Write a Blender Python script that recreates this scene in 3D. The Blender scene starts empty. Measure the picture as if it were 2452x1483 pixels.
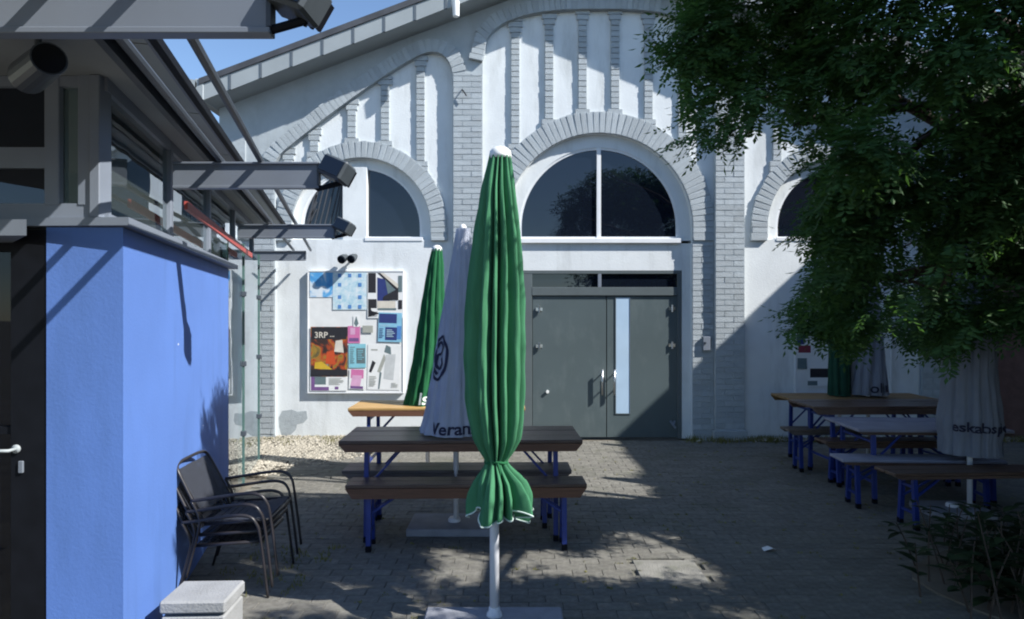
import bpy, bmesh, math, random
from mathutils import Vector, Matrix, Euler
random.seed(7)
SC = bpy.context.scene
COL = SC.collection
R = math.radians

# ------------------------------------------------------------------ camera, sky, sun, exposure
FPX, CXP, HOR, CAMH = 1550.0, 1226.0, 758.0, 1.7
cam_d = bpy.data.cameras.new('camera'); cam = bpy.data.objects.new('camera', cam_d); COL.objects.link(cam)
cam_d.sensor_width = 36; cam_d.lens = 36*FPX/2452; cam_d.shift_y = -(741.5-HOR)/2452
cam_d.clip_start = 0.05; cam_d.clip_end = 800
cam.location = (0, 0, CAMH); cam.rotation_euler = (R(90), 0, 0)
SC.camera = cam

SUN_TRAVEL = Vector((-1.0, 0.41, -0.93)).normalized()
to_sun = -SUN_TRAVEL
w = bpy.data.worlds.new('World'); SC.world = w; w.use_nodes = True
wn = w.node_tree.nodes; wl = w.node_tree.links
wn.clear()
sky = wn.new('ShaderNodeTexSky'); sky.sky_type = 'NISHITA'; sky.sun_disc = False
sky.sun_elevation = math.asin(to_sun.z); sky.sun_rotation = math.atan2(to_sun.x, to_sun.y)
sky.altitude = 300; sky.air_density = 1.0; sky.dust_density = 0.15; sky.ozone_density = 3.5
bg = wn.new('ShaderNodeBackground'); bg.inputs['Strength'].default_value = 0.108
wo = wn.new('ShaderNodeOutputWorld')
wl.new(sky.outputs[0], bg.inputs['Color']); wl.new(bg.outputs[0], wo.inputs['Surface'])
sun_d = bpy.data.lights.new('sun', 'SUN'); sun_d.energy = 4.9; sun_d.angle = R(0.5); sun_d.color = (1.0, 0.975, 0.94)
sun = bpy.data.objects.new('sun', sun_d); COL.objects.link(sun)
sun.rotation_euler = SUN_TRAVEL.to_track_quat('-Z', 'Y').to_euler(); sun.location = (12, -6, 14)
SC.view_settings.view_transform = 'Standard'; SC.view_settings.look = 'None'
SC.view_settings.exposure = 0.92; SC.view_settings.gamma = 1.0
SC.view_settings.use_curve_mapping = False
SC.render.engine = 'CYCLES'; SC.cycles.filter_width = 2.0; SC.cycles.use_denoising = True; SC.cycles.max_bounces = 6; SC.cycles.transparent_max_bounces = 12

# ------------------------------------------------------------------ helpers
def wx(x, Y): return (x-CXP)*Y/FPX
def wz(y, Y): return CAMH + (HOR-y)*Y/FPX
def at(x, y, Y): return Vector((wx(x, Y), Y, wz(y, Y)))

class MB:
    def __init__(s): s.v = []; s.f = []; s.mi = []; s.cur = 0
    def face(s, ids): s.f.append(tuple(ids)); s.mi.append(s.cur)
    def add(s, vs, fs):
        b = len(s.v); s.v += [tuple(p) for p in vs]
        for f in fs: s.face([b+i for i in f])
    def box(s, mn, mx, M=None):
        x0, y0, z0 = mn; x1, y1, z1 = mx
        vs = [Vector(p) for p in ((x0,y0,z0),(x1,y0,z0),(x1,y1,z0),(x0,y1,z0),(x0,y0,z1),(x1,y0,z1),(x1,y1,z1),(x0,y1,z1))]
        if M is not None: vs = [M @ p for p in vs]
        s.add(vs, ((3,2,1,0),(4,5,6,7),(0,1,5,4),(1,2,6,5),(2,3,7,6),(3,0,4,7)))
        return s
    def bbox(s, mn, mx, b=0.004, M=None):          # box with small chamfers on its edges
        c = [(mn[i]+mx[i])/2 for i in range(3)]; h = [(mx[i]-mn[i])/2 for i in range(3)]
        b = min(b, min(h)*0.45); vs = []; idx = {}
        for sx in (-1,1):
            for sy in (-1,1):
                for sz in (-1,1):
                    for k in range(3):
                        p = [sx*h[0], sy*h[1], sz*h[2]]
                        for j in range(3):
                            if j != k: p[j] -= (sx,sy,sz)[j]*b
                        idx[(sx,sy,sz,k)] = len(vs); q = Vector([p[j]+c[j] for j in range(3)])
                        vs.append(M @ q if M is not None else q)
        fs = []
        def quad(a, flip):
            fs.append(tuple(reversed(a)) if flip else tuple(a))
        for k in range(3):
            i, j = (k+1) % 3, (k+2) % 3
            for sg in (-1,1):
                ring = []
                for (a, bb) in ((-1,-1),(1,-1),(1,1),(-1,1)):
                    t = [0,0,0]; t[k]=sg; t[i]=a; t[j]=bb; ring.append(idx[(*t, k)])
                quad(ring, sg < 0)
        for k in range(3):
            i, j = (k+1) % 3, (k+2) % 3
            for a in (-1,1):
                for bb in (-1,1):
                    t0=[0,0,0]; t1=[0,0,0]; t0[k]=-1; t1[k]=1
                    for t in (t0,t1): t[i]=a; t[j]=bb
                    q = [idx[(*t0,i)], idx[(*t1,i)], idx[(*t1,j)], idx[(*t0,j)]]
                    quad(q, a*bb > 0)
        for sx in (-1,1):
            for sy in (-1,1):
                for sz in (-1,1):
                    quad([idx[(sx,sy,sz,0)], idx[(sx,sy,sz,1)], idx[(sx,sy,sz,2)]], sx*sy*sz < 0)
        s.add(vs, fs); return s
    def tube(s, pts, r, n=8, cap=True):
        pts = [Vector(p) for p in pts]; rr = r if isinstance(r, (list, tuple)) else [r]*len(pts)
        b = len(s.v); up = None
        for i, p in enumerate(pts):
            d = (pts[min(i+1, len(pts)-1)] - pts[max(i-1, 0)]).normalized()
            if up is None:
                up = Vector((0,0,1)) if abs(d.z) < 0.9 else Vector((1,0,0))
            u = (up - d*up.dot(d)).normalized(); up = u; v = d.cross(u)
            for k in range(n):
                a = 2*math.pi*k/n
                s.v.append(tuple(p + (u*math.cos(a) + v*math.sin(a))*rr[i]))
        for i in range(len(pts)-1):
            for k in range(n):
                s.face((b+i*n+k, b+i*n+(k+1) % n, b+(i+1)*n+(k+1) % n, b+(i+1)*n+k))
        if cap:
            s.face([b+k for k in reversed(range(n))]); s.face([b+(len(pts)-1)*n+k for k in range(n)])
        return s
    def bar(s, a, b2, wd, ht):                      # rectangular bar between two points
        a = Vector(a); b2 = Vector(b2); d = (b2-a); L = d.length; q = d.to_track_quat('X', 'Z')
        M = Matrix.Translation(a) @ q.to_matrix().to_4x4()
        s.box((0, -wd/2, -ht/2), (L, wd/2, ht/2), M); return s
    def prism(s, poly, z0, z1):                     # footprint polygon (counter-clockwise) between two heights
        n = len(poly); b = len(s.v)
        for z in (z0, z1):
            for p in poly: s.v.append((p[0], p[1], z))
        s.face([b+i for i in reversed(range(n))]); s.face([b+n+i for i in range(n)])
        for i in range(n): j = (i+1) % n; s.face((b+i, b+j, b+n+j, b+n+i))
        return s
    def lathe(s, prof, c, n=20):
        b = len(s.v)
        for (r, z) in prof:
            for k in range(n):
                a = 2*math.pi*k/n; s.v.append((c[0]+r*math.cos(a), c[1]+r*math.sin(a), c[2]+z))
        for i in range(len(prof)-1):
            for k in range(n): s.face((b+i*n+k, b+i*n+(k+1) % n, b+(i+1)*n+(k+1) % n, b+(i+1)*n+k))
        s.face([b+k for k in reversed(range(n))]); s.face([b+(len(prof)-1)*n+k for k in range(n)])
        return s
    def mesh(s, name, mats, smooth=False):
        me = bpy.data.meshes.new(name); me.from_pydata(s.v, [], s.f)
        for m in (mats if isinstance(mats, (list, tuple)) else [mats]): me.materials.append(m)
        me.polygons.foreach_set('material_index', s.mi)
        if smooth: me.polygons.foreach_set('use_smooth', [True]*len(s.f))
        me.update(); return me

def link(name, me, parent=None):
    o = bpy.data.objects.new(name, me); COL.objects.link(o)
    if parent is not None:
        o.parent = parent
        if parent.parent is None and parent.get('world_children', 0): o.location = -Vector(parent.location)
    return o
def obj(name, mb, mats, parent=None, smooth=False): return link(name, mb.mesh(name, mats, smooth), parent)
def tag(o, label=None, cat=None, group=None, kind=None):
    if label: o['label'] = label
    if cat: o['category'] = cat
    if group: o['group'] = group
    if kind: o['kind'] = kind
    return o
def thing(name, label, cat, loc=(0,0,0), group=None, world=True):
    o = bpy.data.objects.new(name, None); COL.objects.link(o); o.location = loc; o.empty_display_size = 0.1
    if world: o['world_children'] = 1               # children are modelled in place, offset by the base
    return tag(o, label, cat, group)
def copy_thing(root, label=None):
    r = root.copy(); COL.objects.link(r)
    for ch in list(root.children):
        c = ch.copy(); COL.objects.link(c); c.parent = r
        for g in list(ch.children):
            d = g.copy(); COL.objects.link(d); d.parent = c
    if label: r['label'] = label
    return r
def flat_extrude(name, outer, holes, y0, y1, mats):
    """outline in (x, z) filled with holes, standing between depths y0 and y1"""
    cu = bpy.data.curves.new(name, 'CURVE'); cu.dimensions = '2D'; cu.fill_mode = 'BOTH'; cu.extrude = abs(y1-y0)/2
    for ring in [outer] + list(holes):
        sp = cu.splines.new('POLY'); sp.points.add(len(ring)-1)
        for i, p in enumerate(ring): sp.points[i].co = (p[0], p[1], 0, 1)
        sp.use_cyclic_u = True
    o = bpy.data.objects.new(name, cu); COL.objects.link(o)
    dg = bpy.context.evaluated_depsgraph_get()
    me = bpy.data.meshes.new_from_object(o.evaluated_get(dg)); bpy.data.objects.remove(o); bpy.data.curves.remove(cu)
    ym = (y0+y1)/2
    me.transform(Matrix(((1,0,0,0),(0,0,-1,ym),(0,1,0,0),(0,0,0,1))))
    me.materials.clear()
    for m in (mats if isinstance(mats, (list, tuple)) else [mats]): me.materials.append(m)
    me.name = name; me.update(); return me
def text_mesh(txt, size, cuts=0, bold=0.0):
    cu = bpy.data.curves.new('lettering', 'FONT'); cu.body = txt; cu.size = size; cu.offset = bold; cu.resolution_u = 3
    o = bpy.data.objects.new('lettering', cu); COL.objects.link(o)
    dg = bpy.context.evaluated_depsgraph_get(); me = bpy.data.meshes.new_from_object(o.evaluated_get(dg))
    bpy.data.objects.remove(o); bpy.data.curves.remove(cu)
    if cuts:
        bm = bmesh.new(); bm.from_mesh(me)
        bmesh.ops.triangulate(bm, faces=bm.faces[:])
        bmesh.ops.subdivide_edges(bm, edges=bm.edges[:], cuts=cuts); bm.to_mesh(me); bm.free()
    return me

# ------------------------------------------------------------------ materials
def mat(name, col, rough=0.7, var=0.12, scale=6.0, bump=0.0, bscale=40.0, metal=0.0, spec=0.4, island=0.0, stretch=None, dirt=None, dscale=1.5, dstretch=None):
    m = bpy.data.materials.new(name); m.use_nodes = True; nt = m.node_tree; N = nt.nodes; L = nt.links
    b = N['Principled BSDF']; b.inputs['Roughness'].default_value = rough; b.inputs['Metallic'].default_value = metal
    b.inputs['Specular IOR Level'].default_value = spec
    tc = N.new('ShaderNodeTexCoord'); src = tc.outputs['Object']
    if stretch:
        mp = N.new('ShaderNodeMapping'); mp.inputs['Scale'].default_value = stretch; L.new(src, mp.inputs['Vector']); src = mp.outputs[0]
    nz = N.new('ShaderNodeTexNoise'); nz.inputs['Scale'].default_value = scale; nz.inputs['Detail'].default_value = 6; L.new(src, nz.inputs['Vector'])
    mr = N.new('ShaderNodeMapRange'); mr.inputs['From Min'].default_value = 0.3; mr.inputs['From Max'].default_value = 0.7
    mr.inputs['To Min'].default_value = 1-var; mr.inputs['To Max'].default_value = 1+var; L.new(nz.outputs['Fac'], mr.inputs['Value'])
    fac = mr.outputs[0]
    if island:
        ge = N.new('ShaderNodeNewGeometry'); oi = N.new('ShaderNodeObjectInfo')
        ad = N.new('ShaderNodeMath'); ad.operation = 'ADD'; L.new(ge.outputs['Random Per Island'], ad.inputs[0]); L.new(oi.outputs['Random'], ad.inputs[1])
        fr = N.new('ShaderNodeMath'); fr.operation = 'FRACT'; L.new(ad.outputs[0], fr.inputs[0])
        m2 = N.new('ShaderNodeMapRange'); m2.inputs['To Min'].default_value = 1-island; m2.inputs['To Max'].default_value = 1+island; L.new(fr.outputs[0], m2.inputs['Value'])
        mu = N.new('ShaderNodeMath'); mu.operation = 'MULTIPLY'; L.new(fac, mu.inputs[0]); L.new(m2.outputs[0], mu.inputs[1]); fac = mu.outputs[0]
    vm = N.new('ShaderNodeVectorMath'); vm.operation = 'SCALE'; vm.inputs[0].default_value = col[:3]; L.new(fac, vm.inputs['Scale'])
    out = vm.outputs[0]
    if dirt:
        n2 = N.new('ShaderNodeTexNoise'); n2.inputs['Scale'].default_value = dscale; n2.inputs['Detail'].default_value = 8; n2.inputs['Roughness'].default_value = 0.65
        dsrc = tc.outputs['Object']
        if dstretch:
            dm = N.new('ShaderNodeMapping'); dm.inputs['Scale'].default_value = dstretch; L.new(dsrc, dm.inputs['Vector']); dsrc = dm.outputs[0]
        L.new(dsrc, n2.inputs['Vector'])
        r2 = N.new('ShaderNodeMapRange'); r2.inputs['From Min'].default_value = 0.52; r2.inputs['From Max'].default_value = 0.75; r2.inputs['To Max'].default_value = dirt[3]
        L.new(n2.outputs['Fac'], r2.inputs['Value'])
        mx = N.new('ShaderNodeMix'); mx.data_type = 'RGBA'; L.new(r2.outputs[0], mx.inputs['Factor']); L.new(out, mx.inputs['A']); mx.inputs['B'].default_value = (*dirt[:3], 1); out = mx.outputs['Result']
    L.new(out, b.inputs['Base Color'])
    if bump:
        nb = N.new('ShaderNodeTexNoise'); nb.inputs['Scale'].default_value = bscale; nb.inputs['Detail'].default_value = 4; L.new(src, nb.inputs['Vector'])
        bp = N.new('ShaderNodeBump'); bp.inputs['Strength'].default_value = bump; bp.inputs['Distance'].default_value = 0.01
        L.new(nb.outputs['Fac'], bp.inputs['Height']); L.new(bp.outputs[0], b.inputs['Normal'])
    return m
def glass_mat(name, tint, opaque=0.0, dark=(0.01,0.012,0.016), ior=1.5, boost=1.0):
    m = bpy.data.materials.new(name); m.use_nodes = True; nt = m.node_tree; N = nt.nodes; L = nt.links
    out = N['Material Output']; N.remove(N['Principled BSDF'])
    tr = N.new('ShaderNodeBsdfTransparent'); tr.inputs['Color'].default_value = (*tint, 1)
    di = N.new('ShaderNodeBsdfDiffuse'); di.inputs['Color'].default_value = (*dark, 1)
    mx = N.new('ShaderNodeMixShader'); mx.inputs[0].default_value = opaque; L.new(tr.outputs[0], mx.inputs[1]); L.new(di.outputs[0], mx.inputs[2])
    gl = N.new('ShaderNodeBsdfGlossy'); gl.inputs['Roughness'].default_value = 0.01; gl.inputs['Color'].default_value = (0.9,0.95,1,1)
    tc = N.new('ShaderNodeTexCoord'); nz = N.new('ShaderNodeTexNoise'); nz.inputs['Scale'].default_value = 1.6; L.new(tc.outputs['Object'], nz.inputs['Vector'])
    bp = N.new('ShaderNodeBump'); bp.inputs['Strength'].default_value = 0.12; bp.inputs['Distance'].default_value = 0.02; L.new(nz.outputs['Fac'], bp.inputs['Height']); L.new(bp.outputs[0], gl.inputs['Normal'])
    fr = N.new('ShaderNodeFresnel'); fr.inputs['IOR'].default_value = ior
    mu = N.new('ShaderNodeMath'); mu.operation = 'MULTIPLY'; mu.inputs[1].default_value = boost; mu.use_clamp = True; L.new(fr.outputs[0], mu.inputs[0])
    m2 = N.new('ShaderNodeMixShader'); L.new(mu.outputs[0], m2.inputs[0]); L.new(mx.outputs[0], m2.inputs[1]); L.new(gl.outputs[0], m2.inputs[2])
    L.new(m2.outputs[0], out.inputs['Surface']); return m
def leaf_mat(name, col, trans, var=0.45):
    m = bpy.data.materials.new(name); m.use_nodes = True; nt = m.node_tree; N = nt.nodes; L = nt.links
    b = N['Principled BSDF']; b.inputs['Roughness'].default_value = 0.6; b.inputs['Specular IOR Level'].default_value = 0.2
    ge = N.new('ShaderNodeNewGeometry'); rp = N.new('ShaderNodeValToRGB')
    e = rp.color_ramp.elements; e[0].color = tuple(c*(1-var) for c in col)+(1,); e[1].color = (col[0]*(1+var*1.6), col[1]*(1+var), col[2]*(1+var*0.3), 1)
    L.new(ge.outputs['Random Per Island'], rp.inputs[0]); L.new(rp.outputs[0], b.inputs['Base Color'])
    t = N.new('ShaderNodeBsdfTranslucent'); t.inputs['Color'].default_value = (*trans, 1)
    mx = N.new('ShaderNodeMixShader'); mx.inputs[0].default_value = 0.35
    L.new(b.outputs[0], mx.inputs[1]); L.new(t.outputs[0], mx.inputs[2]); L.new(mx.outputs[0], N['Material Output'].inputs['Surface']); return m
def fabric_mat(name, col, trans=0.25, rough=0.85):
    m = mat(name, col, rough, 0.10, 5, 0.35, 500, spec=0.06); N = m.node_tree.nodes; L = m.node_tree.links
    b = N['Principled BSDF']; t = N.new('ShaderNodeBsdfTranslucent'); t.inputs['Color'].default_value = (*col, 1)
    mx = N.new('ShaderNodeMixShader'); mx.inputs[0].default_value = trans
    L.new(b.outputs[0], mx.inputs[1]); L.new(t.outputs[0], mx.inputs[2]); L.new(mx.outputs[0], N['Material Output'].inputs['Surface']); return m
def photo_mat(name, ramp, scale, detail=3.0, dist=0.6):
    m = bpy.data.materials.new(name); m.use_nodes = True; N = m.node_tree.nodes; L = m.node_tree.links
    b = N['Principled BSDF']; b.inputs['Roughness'].default_value = 0.5
    tc = N.new('ShaderNodeTexCoord'); nz = N.new('ShaderNodeTexNoise'); nz.inputs['Scale'].default_value = scale; nz.inputs['Detail'].default_value = detail; nz.inputs['Distortion'].default_value = dist
    L.new(tc.outputs['Object'], nz.inputs['Vector']); rp = N.new('ShaderNodeValToRGB'); e = rp.color_ramp.elements
    e[0].position = ramp[0][0]; e[0].color = (*ramp[0][1], 1); e[1].position = ramp[-1][0]; e[1].color = (*ramp[-1][1], 1)
    for p, c in ramp[1:-1]: x = e.new(p); x.color = (*c, 1)
    L.new(nz.outputs['Fac'], rp.inputs[0]); L.new(rp.outputs[0], b.inputs['Base Color']); return m

M = {}
M['white'] = mat('white plaster', (0.65,0.68,0.685), 0.85, 0.05, 3, 0.25, 60, dirt=(0.36,0.38,0.37,0.6), dscale=2.4, dstretch=(1.6,1.6,.35))
M['grey'] = mat('grey wall paint', (0.36,0.40,0.42), 0.8, 0.07, 5, 0.2, 50, dirt=(0.24,0.26,0.26,0.5), dscale=2.6, dstretch=(1.5,1.5,.4))
M['brick'] = mat('grey painted brick', (0.37,0.41,0.43), 0.75, 0.10, 14, 0.4, 60, island=0.10, dirt=(0.25,0.26,0.25,0.45), dscale=2.2)
M['fascia'] = mat('grey sheet cladding', (0.30,0.33,0.34), 0.5, 0.06, 3)
M['batten'] = mat('dark batten metal', (0.10,0.12,0.14), 0.5, 0.05)
M['roof'] = mat('dark roofing', (0.06,0.065,0.075), 0.7, 0.2, 5)
M['door'] = mat('grey door paint', (0.08,0.105,0.11), 0.42, 0.05, 2, 0.05, 20, dirt=(0.16,0.19,0.19,0.4), dscale=3.0, dstretch=(1.2,1.2,.5))
M['doorframe'] = mat('grey door frame', (0.095,0.115,0.12), 0.45, 0.06)
M['glass'] = glass_mat('dark window glass', (0.1,0.12,0.14), 0.96, (0.006,0.009,0.016), 1.55, 1.3)
M['pane'] = glass_mat('clear pane', (0.80,0.90,0.88), 0.14, (0.30,0.37,0.35), 1.5, 1.6)
M['smoked'] = glass_mat('smoked pane', (0.3,0.35,0.42), 0.4, (0.01,0.012,0.02), 1.45, 0.7)
M['strip'] = mat('frosted glazing with sky reflection colour', (0.42,0.56,0.70), 0.12, 0.05, 3, spec=0.8)  # pale blue base colour stands in for reflected sky
M['steel'] = mat('brushed steel', (0.62,0.63,0.64), 0.28, 0.05, metal=1.0)
M['black'] = mat('black plastic', (0.006,0.007,0.010), 0.6, 0.2, 12, spec=0.12)
M['lampbody'] = mat('dark lamp housing', (0.05,0.06,0.068), 0.45, 0.1, 12)
M['winwhite'] = mat('white window frame', (0.70,0.72,0.73), 0.5, 0.04)
M['blue_wall'] = mat('blue wall paint', (0.086,0.174,0.455), 0.72, 0.06, 1.8, 0.12, 70, dirt=(0.060,0.125,0.31,0.6), dscale=2.2, dstretch=(1.6,1.6,.3))
M['kgrey'] = mat('pale grey aluminium', (0.17,0.195,0.235), 0.5, 0.05, 6)
M['kdark'] = mat('dark grey aluminium', (0.05,0.06,0.075), 0.45, 0.08, 6)
M['soffit'] = mat('pale soffit board', (0.24,0.255,0.26), 0.7, 0.05, 3)
M['fin'] = mat('grey sheet awning panel', (0.15,0.17,0.20), 0.45, 0.05, 4)
M['red'] = mat('red painted bar', (0.36,0.065,0.055), 0.5, 0.12, 20)
M['wood_brown'] = mat('dark brown varnished wood', (0.10,0.062,0.045), 0.33, 0.3, 8, 0.25, 60, stretch=(0.7,9,9), island=0.14)
M['wood_grey'] = mat('worn grey brown wood', (0.13,0.108,0.095), 0.42, 0.3, 8, 0.25, 60, stretch=(0.7,9,9), island=0.14)
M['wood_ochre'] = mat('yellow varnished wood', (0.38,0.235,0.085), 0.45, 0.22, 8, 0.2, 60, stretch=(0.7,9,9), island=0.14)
M['wood_ochre_shaded'] = mat('yellow wood darkened for shade', (0.20,0.12,0.045), 0.55, 0.22, 8, 0.2, 60, stretch=(0.7,9,9))  # darker copy of the yellow wood, shade put into its colour
M['wood_edge'] = mat('brown plank edge', (0.13,0.062,0.035), 0.55, 0.25, 8, 0.2, 60, stretch=(0.7,9,9))
M['wood_pale'] = mat('pale weathered table coating', (0.27,0.27,0.33), 0.55, 0.12, 6, island=0.14)
M['blue_steel'] = mat('blue painted steel', (0.014,0.034,0.19), 0.4, 0.1, 12)
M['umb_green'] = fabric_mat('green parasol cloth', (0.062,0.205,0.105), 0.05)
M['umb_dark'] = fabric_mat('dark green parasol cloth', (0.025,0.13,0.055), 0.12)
M['umb_dark_shaded'] = fabric_mat('green cloth darkened for shade', (0.02,0.065,0.045), 0.1)  # darker copy of the green cloth, its shade mixed into the colour
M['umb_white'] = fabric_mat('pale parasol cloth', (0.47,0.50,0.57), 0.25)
M['umb_white_shaded'] = fabric_mat('white cloth darkened for shade', (0.25,0.275,0.33), 0.25)  # white cloth toned down, the shade sits in its base colour
M['pole'] = mat('pale painted pole', (0.66,0.67,0.70), 0.4, 0.06, 8)
M['capw'] = mat('white plastic cap', (0.75,0.76,0.74), 0.5, 0.05)
M['piping'] = mat('white piping', (0.6,0.7,0.64), 0.8, 0.05)
M['print_dark'] = mat('dark printing ink', (0.02,0.022,0.05), 0.8, 0.1)
M['print_pale'] = mat('pale printing ink', (0.62,0.70,0.66), 0.8, 0.05)
M['concrete'] = mat('pale concrete', (0.26,0.265,0.265), 0.85, 0.12, 7, 0.4, 80, dirt=(0.25,0.25,0.24,0.4), dscale=4)
M['concrete_d'] = mat('bluish concrete slab', (0.24,0.25,0.28), 0.85, 0.12, 9, 0.4, 80)
M['slab'] = mat('worn paving slab', (0.19,0.185,0.165), 0.9, 0.2, 9, 0.6, 90, dirt=(0.09,0.10,0.06,0.6), dscale=6)
M['chair'] = mat('dark brown black metal', (0.022,0.020,0.022), 0.35, 0.15, 10)
M['sling'] = mat('dark chair webbing', (0.03,0.034,0.045), 0.7, 0.1, 40)
def webbing(m, open_):
    N = m.node_tree.nodes; L = m.node_tree.links; t = N.new('ShaderNodeBsdfTransparent'); mx = N.new('ShaderNodeMixShader'); mx.inputs[0].default_value = open_
    L.new(N['Principled BSDF'].outputs[0], mx.inputs[1]); L.new(t.outputs[0], mx.inputs[2]); L.new(mx.outputs[0], N['Material Output'].inputs['Surface'])
webbing(M['sling'], .22)
M['paver'] = mat('concrete paver', (0.160,0.153,0.132), 0.9, 0.25, 22, 0.9, 160, island=0.13, dirt=(0.085,0.095,0.055,0.6), dscale=1.6)
M['joint'] = mat('sandy joint filling', (0.125,0.12,0.095), 0.95, 0.3, 20, 0.5, 60)
M['earth'] = mat('bare earth', (0.15,0.13,0.10), 0.95, 0.3, 3, 0.6, 20)
M['pebble'] = mat('pale gravel', (0.29,0.265,0.215), 0.85, 0.1, 20, island=0.4)
M['bark'] = mat('brown bark', (0.06,0.045,0.035), 0.9, 0.35, 10, 0.8, 30, stretch=(3,3,0.6))
M['leaf'] = leaf_mat('green leaves', (0.044,0.108,0.044), (0.09,0.21,0.035))
M['shrub'] = leaf_mat('shrub leaves', (0.028,0.055,0.03), (0.03,0.06,0.02), 0.5)
M['grass'] = leaf_mat('dry grass', (0.20,0.21,0.08), (0.14,0.16,0.04), 0.4)
M['dark_brick'] = mat('dark red brown brick', (0.13,0.075,0.065), 0.85, 0.2, 9, 0.5, 40)
M['paper'] = mat('white paper', (0.72,0.73,0.72), 0.7, 0.05)
M['board'] = mat('white board', (0.70,0.71,0.70), 0.6, 0.05, 8)
def flat(name, c): 
    k = 'ink_%s' % name
    if k not in M: M[k] = mat('printed '+name, c, 0.6, 0.08, 14)
    return M[k]

# ------------------------------------------------------------------ ground
F0 = 8.908                                            # depth of the hall's facade
g = MB(); n = 12
g.add([(-300,-300,-0.03),(300,-300,-0.03),(300,500,-0.03),(-300,500,-0.03)], [(0,1,2,3)])
tag(obj('ground', g, M['earth']), kind='structure')
pave = tag(obj('pavement', MB().box((-2.6,0.4,-0.05),(7.95,F0-0.02,-0.016)), M['joint']), kind='structure')
pl, pw = 0.20, 0.10
def paver_mesh(lx, ly):
    b = 0.003; m = MB(); x, y = lx/2-0.0012, ly/2-0.0012
    vs = [(-x,-y,-0.03),(x,-y,-0.03),(x,y,-0.03),(-x,y,-0.03),(-x,-y,-b),(x,-y,-b),(x,y,-b),(-x,y,-b),(-x+b,-y+b,0),(x-b,-y+b,0),(x-b,y-b,0),(-x+b,y-b,0)]
    fs = [(8,9,10,11)]
    for i in range(4):
        j = (i+1) % 4; fs += [(i,j,j+4,i+4),(i+4,j+4,j+8,i+8)]
    m.add(vs, fs); return m
pm = paver_mesh(pl, pw)
pav_mesh = pm.mesh('paver', M['paver'])
cells = []
row = 0; y = 0.5
while y < F0-0.10:
    x = -2.5 + (row % 2)*pl/2
    while x < 7.8:
        cells.append((x, y)); x += pl
    y += pw; row += 1
slabs = [(-0.09,3.35,0.42,0.40),(wx(1600,4.35),4.32,0.22,0.2)]
def in_frame(x, y): 
    px = CXP+FPX*x/y; py = HOR+FPX*CAMH/y
    return 0 < px < 2452 and py < 1483
cells = [c for c in cells if not (abs(c[0]-wx(1600,4.35)) < 0.22 and abs(c[1]-4.32) < 0.2)]
near = sorted([c for c in cells if in_frame(*c) and not (c[0] < -1.5-0.1*(c[1]-2.6))], key=lambda c: c[1])[:296]
ns = set(near)
def jit(c):
    r = random.Random(int(c[0]*1000)*7919+int(c[1]*1000))
    return Vector((c[0], c[1], r.uniform(-0.0025,0.001))), Euler((r.gauss(0,0.010), r.gauss(0,0.007), r.gauss(0,0.006)))
rest = MB()
for c in cells:
    p, e = jit(c)
    if c in ns:
        o = link('paver', pav_mesh, pave); o.location = p; o.rotation_euler = e
    else:
        mt = Matrix.Translation(p) @ e.to_matrix().to_4x4()
        rest.add([mt @ Vector(v) for v in pm.v], pm.f)
tag(obj('pavers', rest, M['paver'], pave), kind='stuff')
sl = MB().bbox((-0.215,-0.195,-0.03),(0.215,0.195,0.003), 0.006, Matrix.Translation((wx(1600,4.35),4.32,0)))
obj('paving_slab', sl, M['slab'], pave)

# gravel bed and dry weeds along the foot of the hall
gr = MB(); rg = random.Random(3)
def pebble(m, p, r):
    vs = [(r*rg.uniform(.7,1.3),0,0),(-r*rg.uniform(.7,1.3),0,0),(0,r*rg.uniform(.7,1.3),0),(0,-r*rg.uniform(.7,1.3),0),(0,0,r*.7),(0,0,-r*.5)]
    a = rg.uniform(0,6.28); ca, sa = math.cos(a), math.sin(a)
    vs = [(p[0]+v[0]*ca-v[1]*sa, p[1]+v[0]*sa+v[1]*ca, p[2]+v[2]) for v in vs]
    m.add(vs, ((0,2,4),(2,1,4),(1,3,4),(3,0,4),(2,0,5),(1,2,5),(3,1,5),(0,3,5)))
cnt = 0
while cnt < 7000:
    Y = rg.uniform(6.9, F0+0.05); X = rg.uniform(-3.6, -1.0)
    edge = -1.95 - (F0-Y)*0.30 + 0.25*math.sin(Y*5)+rg.gauss(0,0.16)
    if Y > F0-0.3: edge = -0.3
    if X > edge: continue
    pebble(gr, (X, Y, 0.004+0.09*max(0,(Y-F0+0.5))), rg.uniform(0.008,0.024)); cnt += 1
for i in range(1500):
    X = rg.uniform(2.75, 7.5); Y = F0-abs(rg.gauss(0,0.08)); pebble(gr, (X, Y, 0.01+rg.uniform(0,.03)), rg.uniform(0.008,0.02))
tag(obj('gravel', gr, M['pebble']), kind='stuff')
ws = MB()
def tuft(m, x, y, z, h, k, rr, spread=0.05):
    for i in range(k):
        a = rr.uniform(0,6.28); bx = x+rr.gauss(0,spread); by = y+rr.gauss(0,spread); hh = h*rr.uniform(.5,1.2); ln = rr.uniform(.1,.6)*hh; wd = 0.004
        m.add([(bx-wd,by,z),(bx+wd,by,z),(bx+ln*math.cos(a),by+ln*math.sin(a),z+hh)], [(0,1,2)])
for i in range(90):
    X = rg.uniform(-3.4,-1.0); tuft(ws, X, F0-abs(rg.gauss(0,0.10)), 0.0, 0.07, 26, rg)
for i in range(120):
    X = rg.uniform(2.45,7.6); tuft(ws, X, F0-0.05-abs(rg.gauss(0,0.06)), 0.0, 0.08, 22, rg)
for i in range(50):
    X = rg.uniform(-1.9,-1.2); Y = rg.uniform(3.0,4.9); tuft(ws, X, Y, 0, 0.03, 10, rg, .03)
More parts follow.
